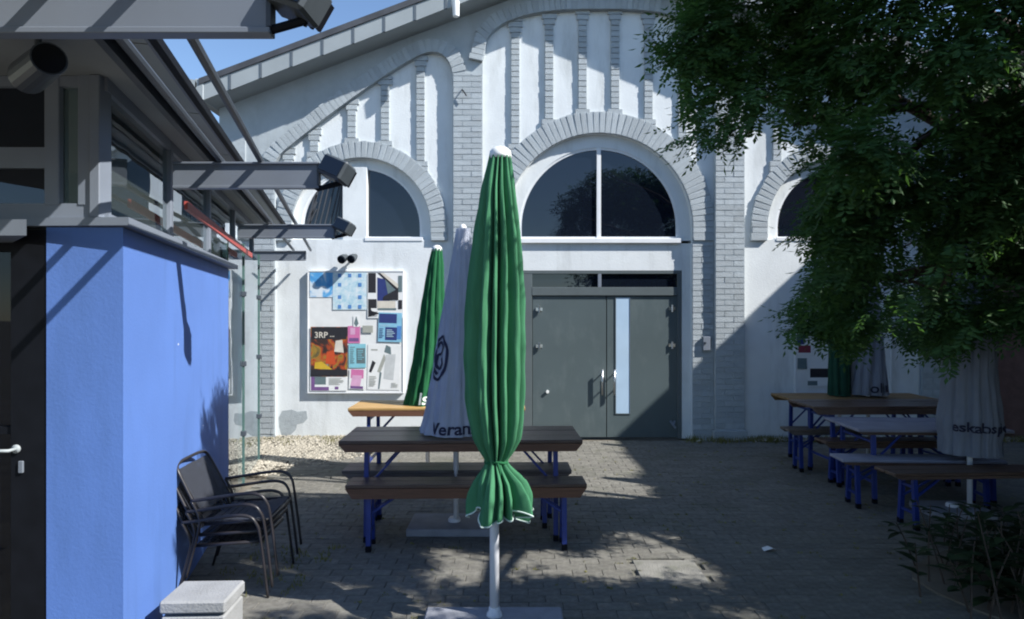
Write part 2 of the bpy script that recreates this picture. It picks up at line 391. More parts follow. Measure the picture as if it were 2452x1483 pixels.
for i in range(10):
    tuft(ws, -1.36+rg.gauss(0,.05), 3.25+rg.gauss(0,.06), 0, .06, 24, rg, .03)
for i in range(260):
    X = rg.uniform(-1.8,5.0); Y = 0.5+round((rg.uniform(2.4,8.5)-.5)/.1)*.1-.05; tuft(ws, X, Y, -.004, .016, 9, rg, .012)
tag(obj('weeds', ws, M['grass']), kind='stuff')

# ------------------------------------------------------------------ the hall
YA = F0                 # gable wall face
YP = F0-0.055           # pilaster face
YB = F0+0.035           # plaster of the recessed bays
YF = YB+0.065           # window and door frames
hall = thing('market_hall', 'white and grey painted brick hall with arched bays, gable roof and grey double door', 'building', (1.2, F0+1, 0))
AXP = 1434.0
def mir(x): return 2*AXP-x
def P2(x, y, Y): return (wx(x, Y), wz(y, Y))
def bay_c():
    pts = [(AXP-278, 1075)]
    for i in range(49):
        t = -1+2*i/48; k = abs(t)**2.7
        pts.append((AXP+278*t, 26+124*(1-max(0,1-k)**(1/2.7))))
    pts.append((AXP+278, 1075)); return pts
LTOP = [(660,395),(675,372),(700,350),(760,302),(820,257),(880,214),(940,174),(990,144),(1018,131),(1040,128),(1060,135),(1075,152),(1083,176),(1085,205)]
def smooth(p, k=5):
    out = []
    for i in range(len(p)-1):
        p0 = p[max(i-1,0)]; p1 = p[i]; p2 = p[i+1]; p3 = p[min(i+2,len(p)-1)]
        for j in range(k):
            t = j/k
            out.append(tuple(0.5*((2*p1[a])+(-p0[a]+p2[a])*t+(2*p0[a]-5*p1[a]+4*p2[a]-p3[a])*t*t+(-p0[a]+3*p1[a]-3*p2[a]+p3[a])*t**3) for a in (0,1)))
    out.append(p[-1]); return out
LT = smooth(LTOP)
def bay_l(): return [(660,1075)] + LT + [(1085,1075)]
bays = [bay_l(), bay_c(), [(mir(x), y) for x, y in reversed(bay_l())]]
outline = [(525,1110),(525,232),(AXP,232-0.375*(AXP-525)),(mir(525),232),(mir(525),1110)]
me = flat_extrude('gable_wall', [P2(x,y,YA) for x,y in outline], [[P2(x,y,YA) for x,y in b] for b in bays], YA, YB+0.002, M['grey'])
link('gable_wall', me, hall)
wl_ = MB(); X0, X1 = wx(525,YA), wx(mir(525),YA)
obj('side_wall', MB().box((X0,YA+0.04,0),(X0+0.25,F0+9,4.3)), M['grey'], hall); obj('side_wall', MB().box((X1-0.25,YA+0.04,0),(X1,F0+9,4.3)), M['grey'], hall)

def arch(cx, yc, r, yb, Y, n=40, grow=0):
    pts = [(cx-r, yb)]
    for i in range(n+1):
        a = math.pi - math.pi*i/n; pts.append((cx+r*math.cos(a), yc-r*math.sin(a)))
    pts.append((cx+r, yb)); return [P2(x,y,Y) for x,y in pts]
SIDE = [(866,545,165,205), (AXP,544,223,275), (mir(866),545,165,205)]
wins = []
for bi, (cx, yc, ri, ro) in enumerate(SIDE):
    b = bays[bi]; xs = [p[0] for p in b]; ys = [p[1] for p in b]
    rect = [P2(min(xs)-12, 1110, YB), P2(min(xs)-12, min(ys)-12, YB), P2(max(xs)+12, min(ys)-12, YB), P2(max(xs)+12, 1110, YB)]
    if bi != 1:   # slope the hidden top so the panel stays inside the gable
        if bi == 0: rect = [P2(648,1110,YB),P2(648,380,YB),P2(1000,118,YB),P2(1097,112,YB),P2(1097,1110,YB)]
        else: rect = [P2(mir(1097),1110,YB),P2(mir(1097),112,YB),P2(mir(1000),118,YB),P2(mir(648),380,YB),P2(mir(648),1110,YB)]
    yb = 1085 if bi == 1 else 574
    hole = arch(cx, yc, ri, yb, YB)
    link('bay_panel', flat_extrude('bay_panel', rect, [hole], YB, YB+0.2, M['white']), hall)

pp = [(668,1000),(676,984),(700,981),(712,986),(734,984),(737,1002),(728,1012),(712,1016),(708,1030),(694,1043),(676,1044),(670,1022)]
link('bare_patch', flat_extrude('bare_patch', [P2(x,y,YB) for x,y in pp], [], YB-.003, YB+.01, M['brick']), hall)
# bricks -----------------------------------------------------------------
unit = MB().bbox((-.5,-.5,-.5),(.5,.5,.5), 0.03)
brick_me = unit.mesh('brick', M['brick'])
def place(kind, specs, limit=296):
    """specs: (centre, size, roll about Y). The largest/nearest become parts, the rest one part of loose bricks."""
    specs = sorted(specs, key=lambda s: -s[3])
    for c, s, a, _ in specs[:limit]:
        o = link(kind, brick_me, hall); o.location = Vector(c)-hall.location; o.scale = s; o.rotation_euler = (0, a, 0)
    if len(specs) > limit:
        m = MB()
        for c, s, a, _ in specs[limit:]:
            mt = Matrix.Translation(c) @ Matrix.Rotation(a, 4, 'Y') @ Matrix.Diagonal((*s, 1))
            m.box((-.5,-.5,-.5),(.5,.5,.5), mt)
        tag(obj(kind+'work', m, M['brick'], hall), kind='stuff')
def seen(x): return 2.0 if 560 < x < 1750 else (1.0 if x < 1850 else 0.0)
rb = random.Random(11)
bl = []; CH = 0.0765
def bricks_rect(x0, x1, y0, y1, Y, proud=0.007, full=0.25):
    """courses of bricks over a rectangle given in the facade's measuring units"""
    a, b_, lo, hi = wx(x0,Y), wx(x1,Y), wz(y1,Y), wz(y0,Y)
    k = 0; z = max(lo, 0)
    while z < hi-0.01:
        h = min(CH, hi-z); x = a
        first = True
        while x < b_-0.005:
            L = full if not (first and k % 2) else full/2
            L = min(L, b_-x)
            if b_-x-L < 0.03: L = b_-x
            d = proud+rb.uniform(-.003,.003)
            px = CXP+FPX*(x+L/2)/Y
            bl.append(((x+L/2, Y-d/2+0.004, z+h/2), (L-0.008, d+0.008, h-0.009), rb.gauss(0,.004), seen(px)+L*h))
            x += L; first = False
        z += CH; k += 1
for (x0, x1) in ((1085,1155),(mir(1155),mir(1085))):
    base = MB(); base.box((wx(x0,YP),YP,0),(wx(x1,YP),YA-0.001,wz(176,YP))); bricks_rect(x0,x1,176,1040,YP)
    pb = obj('pilaster', base, M['brick'], hall)
    obj('plinth', MB().bbox((wx(x0-5,YP),YP-0.03,0),(wx(x1+5,YP),YA-0.002,0.14),.006), M['grey'], pb)
for (x0, x1) in ((605,657),(mir(657),mir(605))):
    base = MB(); base.box((wx(x0,YP),YP+0.02,0),(wx(x1,YP),YA-0.001,wz(392,YP))); bricks_rect(x0,x1,392,1040,YP+0.02); obj('pilaster', base, M['brick'], hall)
obj('corner_pilaster', MB().box((wx(527,YP),YP+0.03,0),(wx(585,YP),YA-0.001,4.15)), M['brick'], hall)
# jamb strips under the arches' springing
for bi, (cx, yc, ri, ro) in enumerate(SIDE):
    for sg in (-1, 1):
        xa, xb = sorted((cx+sg*(ri+1), cx+sg*ro)); 
        if bi != 1:
            xa, xb = sorted((cx+sg*(ri+14), cx+sg*ro))
            continue
        base = MB(); base.box((wx(xa,YB),YB-0.022,0),(wx(xb,YB),YB-0.001,wz(yc,YB))); bricks_rect(xa,xb,585,1042,YB-0.022,0.008); obj('jamb', base, M['brick'], hall)
for bi, (cx, yc, ri, ro) in enumerate(SIDE):
    for sg in (-1,1):
        xa, xb = sorted((cx+sg*(ri+2), cx+sg*(ro+1))); obj('impost', MB().bbox((wx(xa,YB),YB-0.045,wz(577,YB)),(wx(xb,YB),YB+0.003,wz(569,YB)),.004), M['grey'], hall)
# voussoirs of the three windows and of the bays' heads
vs_ = []
rings = MB()
def ring_mesh(pts_in, pts_out, y0, y1, m):
    n = len(pts_in); b = len(m.v)
    for i in range(n):
        for (p, y) in ((pts_in[i],y0),(pts_out[i],y0),(pts_out[i],y1),(pts_in[i],y1)): m.v.append((p[0], y, p[1]))
    for i in range(n-1):
        for k in range(4):
            l = (k+1) % 4; m.face((b+i*4+k, b+(i+1)*4+k, b+(i+1)*4+l, b+i*4+l))
def voussoirs(path, depth, Yf, proud, wdt=0.075, two=False):
    """path in world (x,z), bricks stand outward (to the left of travel)"""
    d = [0.0]
    for i in range(1, len(path)): d.append(d[-1]+math.dist(path[i], path[i-1]))
    n = max(1, round(d[-1]/wdt)); st = d[-1]/n
    def pos(t):
        for i in range(1, len(path)):
            if d[i] >= t:
                u = (t-d[i-1])/max(1e-9, d[i]-d[i-1]); return [path[i-1][k]+(path[i][k]-path[i-1][k])*u for k in (0,1)], (path[i][0]-path[i-1][0], path[i][1]-path[i-1][1])
        return path[-1], (path[-1][0]-path[-2][0], path[-1][1]-path[-2][1])
    inn, out = [], []
    for i in range(n+1):
        p, tg = pos(min(d[-1], i*st)); L = math.hypot(*tg); nx, nz = -tg[1]/L, tg[0]/L
        inn.append((p[0]+nx*.004, p[1]+nz*.004)); out.append((p[0]+nx*(depth-.004), p[1]+nz*(depth-.004)))
    ring_mesh(inn, out, Yf+0.004, Yf+0.03+proud, rings)
    for i in range(n):
        p, tg = pos((i+.5)*st); L = math.hypot(*tg); nx, nz = -tg[1]/L, tg[0]/L
        a = math.atan2(-nz, nx)                      # roll so that local X runs along the outward normal
        dd = depth+rb.uniform(-.012,.012); px = CXP+FPX*p[0]/Yf
        segs = [(0, dd)] if not two else ([(0, dd*.48),(dd*.5, dd)] if i % 2 else [(0, dd*.24),(dd*.26, dd*.74),(dd*.76, dd)])
        for (s0, s1) in segs:
            c = (p[0]+nx*(s0+s1)/2, Yf+0.02+rb.uniform(-.003,.003), p[1]+nz*(s0+s1)/2)
            vs_.append((c, (s1-s0-.006, 0.045, st-.006), a, seen(px)+(s1-s0)*st))
for bi, (cx, yc, ri, ro) in enumerate(SIDE):
    path = arch(cx, yc, ri+0.5, 572, YB, 60)
    voussoirs(path, (ro-ri)*YB/FPX, YB-0.040, 0.0)
cpath = [P2(x,y,YA) for x,y in bay_c() if y < 190]
voussoirs(cpath, 0.185, YP, 0.02)
lp = [P2(x,y,YA) for x,y in LT]
voussoirs(lp, 0.185, YP, 0.02)
voussoirs([(2*wx(AXP,YA)-x, z) for x, z in reversed(lp)], 0.185, YP, 0.02)
obj('arch_band', rings, M['grey'], hall)
place('brick', bl, 298); place('arch_brick', vs_, 298)
# slender brick columns in the bays
cb = []
def column(x, ytop, ybase, half=10):
    Y = YB-0.028; z0, z1 = wz(ybase,Y), wz(ytop,Y); xa = wx(x,Y); hw = half*Y/FPX
    obj('column', MB().box((xa-hw+.003, Y+0.006, z0-.1),(xa+hw-.003, YB+.002, z1+.05)), M['grey'], hall)
    z = z0; k = 0
    while z < z1-0.01:
        h = min(CH, z1-z); d = rb.uniform(-.003,.003); wd = hw
        if z-z0 < 0.14: wd = hw*1.75
        elif z1-z < 0.13: wd = hw*1.75
        elif z1-z < 0.20: wd = hw*1.35
        cb.append(((xa, Y+0.016+d, z+h/2), (2*wd, 0.05, h-.009), rb.gauss(0,.004), seen(x)+wd*h)); z += CH; k += 1
for dx in (-200,-119,-39,39,119,200):
    t = dx/278; ytop = 26+124*(1-(1-abs(t)**2.7)**(1/2.7)); yb = 544-math.sqrt(275**2-dx**2)+4
    column(AXP+dx, ytop-4, yb+12)
def ltop(x):
    for i in range(1, len(LT)):
        if LT[i][0] >= x: u = (x-LT[i-1][0])/(LT[i][0]-LT[i-1][0]+1e-9); return LT[i-1][1]+(LT[i][1]-LT[i-1][1])*u
    return 200
for x in (690,752,842,922,1007):
    yb = 545-math.sqrt(max(0,205**2-(x-866)**2))+6
    if x == 690: yb = 440
    for xx in (x, mir(x)): column(xx, ltop(x)-4, yb+10)
place('column_brick', cb, 298)

# windows -----------------------------------------------------------------
def window(cx, yc, rf, rg, yb):
    Y = YF
    fr = flat_extrude('window', arch(cx, yc, rf+6, yb+3, Y), [arch(cx, yc, rg, yb-4, Y)], Y, Y+0.05, M['white'])
    f = link('window', fr, hall)
    rim = flat_extrude('frame', arch(cx, yc, rg+1, yb-1, Y), [arch(cx, yc, rg-5, yb-7, Y)], Y+0.012, Y+0.045, M['winwhite'])
    link('frame', rim, f); return f
cx, yc, ri, ro = SIDE[1]
f = window(cx, yc, ri, 190, 574)
def glass_part(cx, yc, rg, yb, xa, xb, parent, m=None):
    pts = [(xa, yb)]
    for i in range(31):
        x = xa+(xb-xa)*i/30; dx = min(abs(x-cx), rg-0.01); pts.append((x, yc-math.sqrt(rg*rg-dx*dx)))
    pts.append((xb, yb)); Y = YF+0.03
    link('glass', flat_extrude('glass', [P2(x,y,Y) for x,y in pts], [], Y, Y+0.012, m or M['glass']), parent)
glass_part(cx, yc, 189, 572, cx-188.9, cx-6, f); glass_part(cx, yc, 189, 572, cx+6, cx+188.9, f)
obj('mullion', MB().bbox((wx(cx-5,YF),YF+0.002,wz(572,YF)),(wx(cx+5,YF),YF+0.035,wz(353,YF)),.003), M['winwhite'], f)
obj('sill', MB().bbox((wx(1238,YF),YF-0.045,wz(583,YF)),(wx(1630,YF),YF+0.02,wz(572,YF)),.004), M['winwhite'], f)
for side in (0, 2):
    cx, yc, ri, ro = SIDE[side]
    f = window(cx, yc, ri, 144, 574)
    mx_ = 852 if side == 0 else mir(852)
    glass_part(cx, yc, 143, 572, cx-142.9, mx_-28, f); glass_part(cx, yc, 143, 572, mx_+28, cx+142.9, f)
    obj('mullion', MB().bbox((wx(mx_-29,YF),YF-0.06,wz(576,YF)),(wx(mx_+29,YF),YF+0.03,wz(403,YF)),.004), M['white'], f)
    xa, xb = (876,1014) if side == 0 else (mir(1014), mir(876))
    obj('sill', MB().bbox((wx(xa,YF),YF-0.075,wz(579,YF)),(wx(xb,YF),YF+0.0,wz(570,YF)),.004), M['winwhite'], f)
    if side == 0:   # dark ribs in the left half-window, imitating a reflected tiled roof
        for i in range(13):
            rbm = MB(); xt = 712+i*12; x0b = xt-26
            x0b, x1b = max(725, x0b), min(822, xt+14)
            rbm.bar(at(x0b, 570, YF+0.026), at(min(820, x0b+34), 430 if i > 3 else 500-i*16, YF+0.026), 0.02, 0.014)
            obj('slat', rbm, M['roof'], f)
# fill behind the arches
obj('dark_interior', MB().box((wx(700,YF),YB+0.21,0),(wx(mir(700),YF),YB+0.24,4.2)), M['black'], hall)
# lintel panel and the double door ------------------------------------------
obj('lintel_panel', MB().box((wx(1208,YF),YF+0.004,wz(648,YF)),(wx(1660,YF),YF+0.06,wz(583,YF))), M['white'], hall)
YD = YF+0.03
obj('door_jamb', MB().box((wx(1633,YF),YF+0.002,0),(wx(1662,YF),YF+0.06,wz(583,YF))), M['white'], hall); obj('door_jamb', MB().box((wx(1205,YF),YF+0.002,0),(wx(1236,YF),YF+0.06,wz(583,YF))), M['white'], hall)
d = MB()
d.bbox((wx(1237,YF),YF+0.006,wz(656,YF)),(wx(1632,YF),YF+0.07,wz(645,YF)),.004)
d.bbox((wx(1237,YF),YF+0.008,0.0),(wx(1274,YF),YF+0.07,wz(656,YF)),.004)
d.bbox((wx(1623,YF),YF+0.008,0.0),(wx(1632,YF),YF+0.07,wz(656,YF)),.004)
d.bbox((wx(1274,YF),YF+0.004,wz(708,YF)),(wx(1623,YF),YF+0.07,wz(688,YF)),.004)
door = obj('double_door', d, M['doorframe'], hall)
obj('transom_mullion', MB().bbox((wx(1432,YF),YF+0.006,wz(688,YF)),(wx(1440,YF),YF+0.05,wz(656,YF)),.003), M['kgrey'], door)
obj('transom_glass', MB().box((wx(1274,YF),YD+0.01,wz(688,YF)),(wx(1623,YF),YD+0.02,wz(656,YF))), M['glass'], door)
for (xa, xb) in ((1275,1451),(1453,1623)):
    lf = obj('door_leaf', MB().bbox((wx(xa,YD),YD,0.012),(wx(xb,YD),YD+0.05,wz(709,YD)),.004), M['door'], door)
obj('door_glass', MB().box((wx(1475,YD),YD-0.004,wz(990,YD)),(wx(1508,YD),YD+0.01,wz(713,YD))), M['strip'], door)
gf = MB(); ga, gb, gz0, gz1 = wx(1475,YD), wx(1508,YD), wz(990,YD), wz(713,YD)
for mn, mx_ in (((ga-.012,gz0-.012),(ga,gz1)),((gb,gz0-.012),(gb+.012,gz1)),((ga,gz0-.012),(gb,gz0))): gf.box((mn[0],YD-.010,mn[1]),(mx_[0],YD+.001,mx_[1]))
obj('glazing_bead', gf, M['doorframe'], door)
for x in (1441,1470):
    h = MB(); X = wx(x, YD); za, zb = wz(945,YD), wz(885,YD)
    h.tube([(X,YD-0.065,za),(X,YD-0.065,zb)], 0.014, 10)
    for z in (za+0.06, zb-0.06): h.tube([(X,YD-0.065,z),(X,YD,z)], 0.009, 8)
    obj('handle', h, M['steel'], door, True)
for (x, y) in ((1291,741),(1291,829),(1609,739),(1609,827)):
    h = MB(); X, Z = wx(x,YD), wz(y,YD)
    h.tube([(X,YD-0.022,Z-0.05),(X,YD-0.022,Z+0.05)], 0.014, 8); h.box((X-0.045,YD-0.012,Z-0.022),(X+0.045,YD+.001,Z+0.022))
    obj('hinge', h, M['steel'], door, False)
kn = MB(); kn.tube([(wx(1311,YD),YD,wz(938,YD)),(wx(1311,YD),YD-0.03,wz(938,YD))], 0.022, 12); obj('door_stop', kn, M['capw'], door)
ws_ = MB(); ws_.bar(at(1605,1008,YD-.03), at(1618,1026,YD-.05), .02, .03); ws_.bar(at(1616,1008,YD-.03), at(1612,1020,YD-.05), .02, .02); obj('door_hook', ws_, M['kgrey'], door)
# roof -----------------------------------------------------------------
YV = F0-0.40
sl_ = 0.375
zE, zA = wz(240,YV), wz(240-sl_*(1442-490),YV); XE, XA = wx(478,YV), wx(1442,YV)
zE = zA-(XA-XE)*sl_
def roofz(x): return zA - abs(x-XA)*sl_
rf = MB(); FH = 0.27
for sg in (-1, 1):
    XX = XA+sg*(XA-XE)
    a = [(XA,zA+FH+.03),(XX,zE+FH+.03),(XX,zE+FH-.05),(XA,zA+FH-.05)]
    if sg > 0: a = a[::-1]
    b = len(rf.v)
    for y_ in (YV-0.03, F0+9.3):
        for p in a: rf.v.append((p[0], y_, p[1]))
    rf.face((b,b+1,b+2,b+3)); rf.face((b+7,b+6,b+5,b+4))
    for i in range(4): j = (i+1) % 4; rf.face((b+i, b+4+i, b+4+j, b+j))
roof = obj('roof', rf, M['roof'], hall)
step = 0.405
for sg in (-1, 1):
    k = 0; dx = 0.0
    while dx < XA-XE-0.02:
        d1 = min(dx+step, XA-XE); xa, xb = XE+dx, XE+d1
        if sg > 0: xa, xb = XA+(XA-xa), XA+(XA-xb)
        if d1-dx > 0.05:
            pts = [(xa, roofz(xa)), (xb, roofz(xb)), (xb, roofz(xb)+FH-.052), (xa, roofz(xa)+FH-.052)]
            g_ = 0.012 if sg < 0 else -0.012
            pts = [(pts[0][0]+g_,pts[0][1]+.005),(pts[1][0]-g_,pts[1][1]+.005),(pts[2][0]-g_,pts[2][1]),(pts[3][0]+g_,pts[3][1])]
            link('fascia_panel', flat_extrude('fascia_panel', pts, [], YV-0.012, YV+0.02, M['fascia']), hall)
            bt = MB(); bt.bar((xa, YV-0.004, roofz(xa)+.006), (xa, YV-0.004, roofz(xa)+FH-.055), .03, .03)
            obj('batten', bt, M['batten'], hall)
        dx = d1
so = MB()
for sg in (-1, 1):
    XX = XA+sg*(XA-XE); so.add([(XA,YV+0.021,zA+.012),(XX,YV+0.021,zE+.012),(XX,F0+.03,zE+.012),(XA,F0+.03,zA+.012)], [(0,1,2,3)])
obj('verge_soffit', so, M['fascia'], hall)
for sg in (-1, 1):
    ge = MB(); XX = XA+sg*(XA-XE)
    ge.bbox((XX-0.06,YV-0.02,zE+0.02),(XX+0.06,F0+9,zE+0.30),.01)
    ge.tube([(XX-sg*-0.10,YV-0.02,zE+.22),(XX-sg*-0.10,F0+9,zE+.22)], .075, 10)
    obj('gutter', ge, M['fascia'], hall)

# small fittings on the hall
t = thing('verge_lamp', 'small white lamp hanging under the roof verge above the left pilaster', 'lamp', at(1092,12,YV-.05))
obj('lamp_shade', MB().tube([at(1092,40,YV-.05), at(1091,4,YV-.05)], [.042,.05], 12), M['capw'], t)
obj('stem', MB().tube([at(1091,6,YV-.05), at(1090,-30,YV-.04)], .012, 8), M['kdark'], t)
t = thing('wall_hook', 'small dark iron hook on the brick pilaster left of the central bay', 'hook', at(1112,222,YP))
hk = MB(); hk.tube([at(1106,215,YP-.01), at(1109,217,YP-.06), at(1117,230,YP-.06)], .008, 8); obj('hook', hk, M['black'], t)
t = thing('intercom_box', 'small pale grey box on the brick jamb right of the double door', 'wall box', at(1688,822,YB-.06))
obj('casing', MB().bbox((wx(1680,YB),YB-.075,wz(839,YB)),(wx(1697,YB),YB-.022,wz(806,YB)),.005), M['kgrey'], t)
obj('button', MB().tube([at(1688,822,YB-.074), at(1688,822,YB-.082)], .018, 10), M['kdark'], t)

# wall spotlight with two heads over the left notice board
t = thing('wall_spotlight', 'black wall spotlight with two heads above the poster board', 'spotlight', at(834,622,YB))
obj('bracket', MB().tube([at(838,628,YB), at(838,624,YB-.1), at(832,618,YB-.12)], .014, 8), M['black'], t)
for (x, y) in ((823,618),(846,617)):
    c = at(x,y,YB-.13); hd = obj('lamp_head', MB().tube([c+Vector((.02,.06,.03)), c+Vector((-.0,0,0)), c+Vector((-.015,-.07,-.03))], [.03,.055,.06], 12), M['lampbody'], t)
    obj('lamp_glass', MB().tube([c+Vector((-.015,-.072,-.031)), c+Vector((-.017,-.078,-.034))], .05, 12), M['glass'], hd)

# ------------------------------------------------------------------ notice boards and posters
def notice_board(x0, x1, y0, y1, label, Yw, mats=None):
    t = thing('notice_board', label, 'notice board', at((x0+x1)/2,(y0+y1)/2,Yw), 'poster boards on the hall wall')
    obj('panel', MB().bbox((wx(x0,Yw),Yw-.045,wz(y1,Yw)),(wx(x1,Yw),Yw-.001,wz(y0,Yw)),.003), M['board'], t)
    fr = MB(); a, b_, c, d_ = wx(x0,Yw), wx(x1,Yw), wz(y1,Yw), wz(y0,Yw)
    for mn, mx2 in (((a-.012,c-.012),(b_+.012,c+.002)),((a-.012,d_-.002),(b_+.012,d_+.012)),((a-.012,c+.002),(a+.002,d_-.002)),((b_-.002,c+.002),(b_+.012,d_-.002))):
        fr.box((mn[0],Yw-.052,mn[1]),(mx2[0],Yw-.002,mx2[1]))
    obj('frame', fr, M['winwhite'], t); return t
YN = YB-.046
poster_n = [0]
def poster(x0, y0, x1, y1, label, bgm, patches=(), text=(), tilt=0.0, group='posters on the left board'):
    poster_n[0] += 1
    Y = YN-0.003-0.0017*(poster_n[0] % 6); c = at((x0+x1)/2,(y0+y1)/2,Y); hw = (x1-x0)/2*Y/FPX; hh = (y1-y0)/2*Y/FPX
    mats = [bgm]; m = MB(); m.box((-hw,-.0006,-hh),(hw,.0012,hh))
    for i, (u0,v0,u1,v1,pm_) in enumerate(patches):
        if pm_ not in mats: mats.append(pm_)
        m.cur = mats.index(pm_); dy = -.0011-.0003*i
        if isinstance(u0, (list, tuple)):
            q = [u0, v0, u1, v1]
        else: q = [(u0,v1),(u1,v1),(u1,v0),(u0,v0)]
        m.add([(-hw+2*hw*u, dy, hh-2*hh*v) for u, v in q], [(0,1,2,3)])
    o = obj('poster', m, mats); o.location = c; o.rotation_euler = (0, tilt, 0)
    tag(o, label, 'poster', group)
    for (s, u, v, sz, tm) in text:
        me_ = text_mesh(s, sz, 0, 0.0015); me_.transform(Matrix(((1,0,0,-hw+2*hw*u),(0,0,-1,-.0045),(0,1,0,hh-2*hh*v),(0,0,0,1)))); me_.materials.clear(); me_.materials.append(tm); link('lettering', me_, o)
    return o
notice_board(741,966,651,939, 'white poster board in sunlight left of the parasols, crowded with posters', YB)
W_ = M['paper']; ink = lambda n_, *c: flat(n_, c)
navy = ink('navy',.025,.04,.16); cyan = ink('cyan',.22,.50,.58); pink = ink('pink',.55,.16,.34); blk = ink('black',.02,.02,.025); pale = ink('pale blue',.42,.60,.70)
beige = ink('beige',.60,.56,.48); slate = ink('slate',.12,.17,.18); red = ink('orange red',.5,.07,.02); violet = ink('violet',.16,.08,.22); greyi = ink('grey',.34,.35,.31); mid = ink('mid blue',.08,.22,.5)
yel = ink('yellow',.55,.36,.03)
def lines(u0, v0, u1, v1, n_, m_):
    rl_ = random.Random(int(u0*100+v0*1000)); st_ = (v1-v0)/n_
    return [(u0, v0+i*st_, u0+(u1-u0)*rl_.uniform(.6,1), v0+i*st_+st_*.4, m_) for i in range(n_)]
poster(742,653,802,712, 'bright blue poster with white cloud shapes, top left corner of the white board', photo_mat('sky photo print', [(0.3,(.04,.22,.55)),(0.5,(.10,.36,.66)),(0.58,(.6,.68,.74)),(0.75,(.70,.72,.74))], 5.0))
dots = [(u-.05,v-.05,u+.05,v+.05,mid) for u in (.2,.5,.8) for v in (.08,.33,.66,.92) if not (u == .5 and v in (.33,.66))]
poster(797,653,878,742, 'pale blue poster with a ring of blue spots at the top middle of the board', photo_mat('pale blue print', [(0.3,(.30,.52,.62)),(0.5,(.50,.64,.70)),(0.7,(.66,.72,.74))], 16.0, 5), dots)
poster(880,654,964,762, 'black, white and beige abstract poster at the top right of the board', W_, [
  (.02,.0,.24,.44,blk),((.02,.62),(.02,.98),(.36,.90),(.12,.84),blk),(.02,.58,.26,.78,blk),((.28,.10),(.28,.62),(.62,.62),(.50,.14),navy),((.28,.0),(.36,.0),(.92,.34),(.84,.40),blk),((.36,.0),(.46,.0),(.90,.26),(.86,.34),beige),((.50,.14),(.62,.62),(.84,.58),(.82,.40),slate),(.28,.62,.80,.80,beige),(.30,.78,.82,.82,slate),(.88,.06,.99,.42,slate),(.88,.60,.99,.80,blk),*lines(.06,.86,.3,.97,4,blk),((.46,.52),(.44,.60),(.88,.60),(.88,.34),blk)])
poster(906,749,962,819, 'light blue notice with navy rectangles under the abstract poster', ink('light blue',.22,.47,.62), [(.02,.04,.78,.36,navy),(.3,.5,.8,.94,navy),(.8,.45,.98,.9,mid)]+lines(.08,.42,.72,.49,2,pale)+lines(.04,.55,.26,.9,6,navy)+lines(.36,.58,.74,.86,5,pale), tilt=.03)
fire = photo_mat('dark fiery print', [(0.30,(.012,.012,.014)),(0.44,(.05,.025,.02)),(0.52,(.40,.06,.015)),(0.58,(.30,.19,.03)),(0.66,(.10,.08,.03)),(0.76,(.4,.34,.30))], 4.5, 3, 1.2)
poster(744,783,832,902, 'dark poster with red and yellow figure and pale lettering at the top', fire, [(.02,.01,.98,.25,blk),((.44,.50),(.40,.74),(.68,.76),(.64,.48),red),((.12,.72),(.10,.84),(.6,.86),(.3,.70),yel),((.68,.28),(.64,.5),(.9,.52),(.86,.26),beige),(.0,.86,1,.99,blk)],
  [('3RP', .10, .22, .115, beige),('...', .52, .20, .10, beige)])
poster(833,781,862,822, 'small pink leaflet right of the dark fiery poster', pink, [(.2,.1,.6,.5,ink('rose',.6,.34,.5)),(.1,.7,.9,.9,violet)])
poster(846,757,860,783, 'narrow dark grey paper strip above the pink leaflet', W_, [((.5,.0),(.1,.7),(.5,1),(.9,.7),slate)])
poster(835,824,876,881, 'pale turquoise leaflet with a dark green square', cyan, [(.45,.18,.96,.82,slate)]+lines(.08,.12,.38,.85,9,slate)+lines(.52,.26,.9,.7,6,cyan), tilt=-.01)
poster(836,885,874,932, 'pink and white flyer at the bottom middle of the board', W_, [(.1,.0,.9,.45,pink),((.2,.3),(.1,.85),(.7,.9),(.8,.3),ink('rose',.6,.34,.5)),(.1,.85,.9,.98,violet)], tilt=.04)
poster(743,903,832,936, 'white flyer with violet foot line, bottom left of the board', W_, [(.02,.0,.12,.98,violet),(.02,.72,.5,.98,violet),(.12,.0,.42,.55,slate),(.66,.7,.76,.9,violet)]+lines(.5,.08,.94,.6,7,greyi))
poster(868,780,893,797, 'tiny grey card between the pink leaflet and blue notice', greyi)
poster(880,826,958,934, 'white poster with a sketched grey figure in the lower right of the board', W_, [((.56,.0),(.50,.16),(.72,.22),(.70,.05),slate),((.5,.2),(.3,.6),(.4,.62),(.56,.3),greyi),((.55,.22),(.50,.75),(.80,.78),(.86,.20),ink('light grey',.5,.52,.52)),(.1,.1,.3,.13,greyi),((.15,.35),(.05,.6),(.12,.62),(.25,.4),blk),((.38,.6),(.34,.98),(.38,.98),(.44,.62),slate)]+lines(.06,.7,.3,.94,7,greyi)+lines(.74,.84,.96,.95,4,greyi), tilt=.02)
notice_board(1903,2128,780,938, 'white poster board in shade behind the tree and right hand benches', YB)
G2 = 'posters on the right board'
poster(1908,800,1945,850, 'dark blue and red sheet, top left of the shaded board', W_, [(.0,.0,.5,.5,navy),(.1,.55,.9,.9,ink('wine',.2,.03,.05))], group=G2)
poster(1910,858,1932,884, 'small dark square card at the left edge of the shaded board', slate, group=G2)
poster(1934,872,1992,926, 'white sheet with a black band low on the shaded board', W_, [(.1,.2,.9,.6,blk),(.0,.75,.4,.95,slate)], group=G2)
poster(2072,800,2104,900, 'tall white sheet with a red streak right of the shaded parasols', W_, [((.3,.2),(.5,.9),(.7,.9),(.6,.2),ink('wine',.2,.03,.05)),(.1,.0,.9,.15,navy)], group=G2)

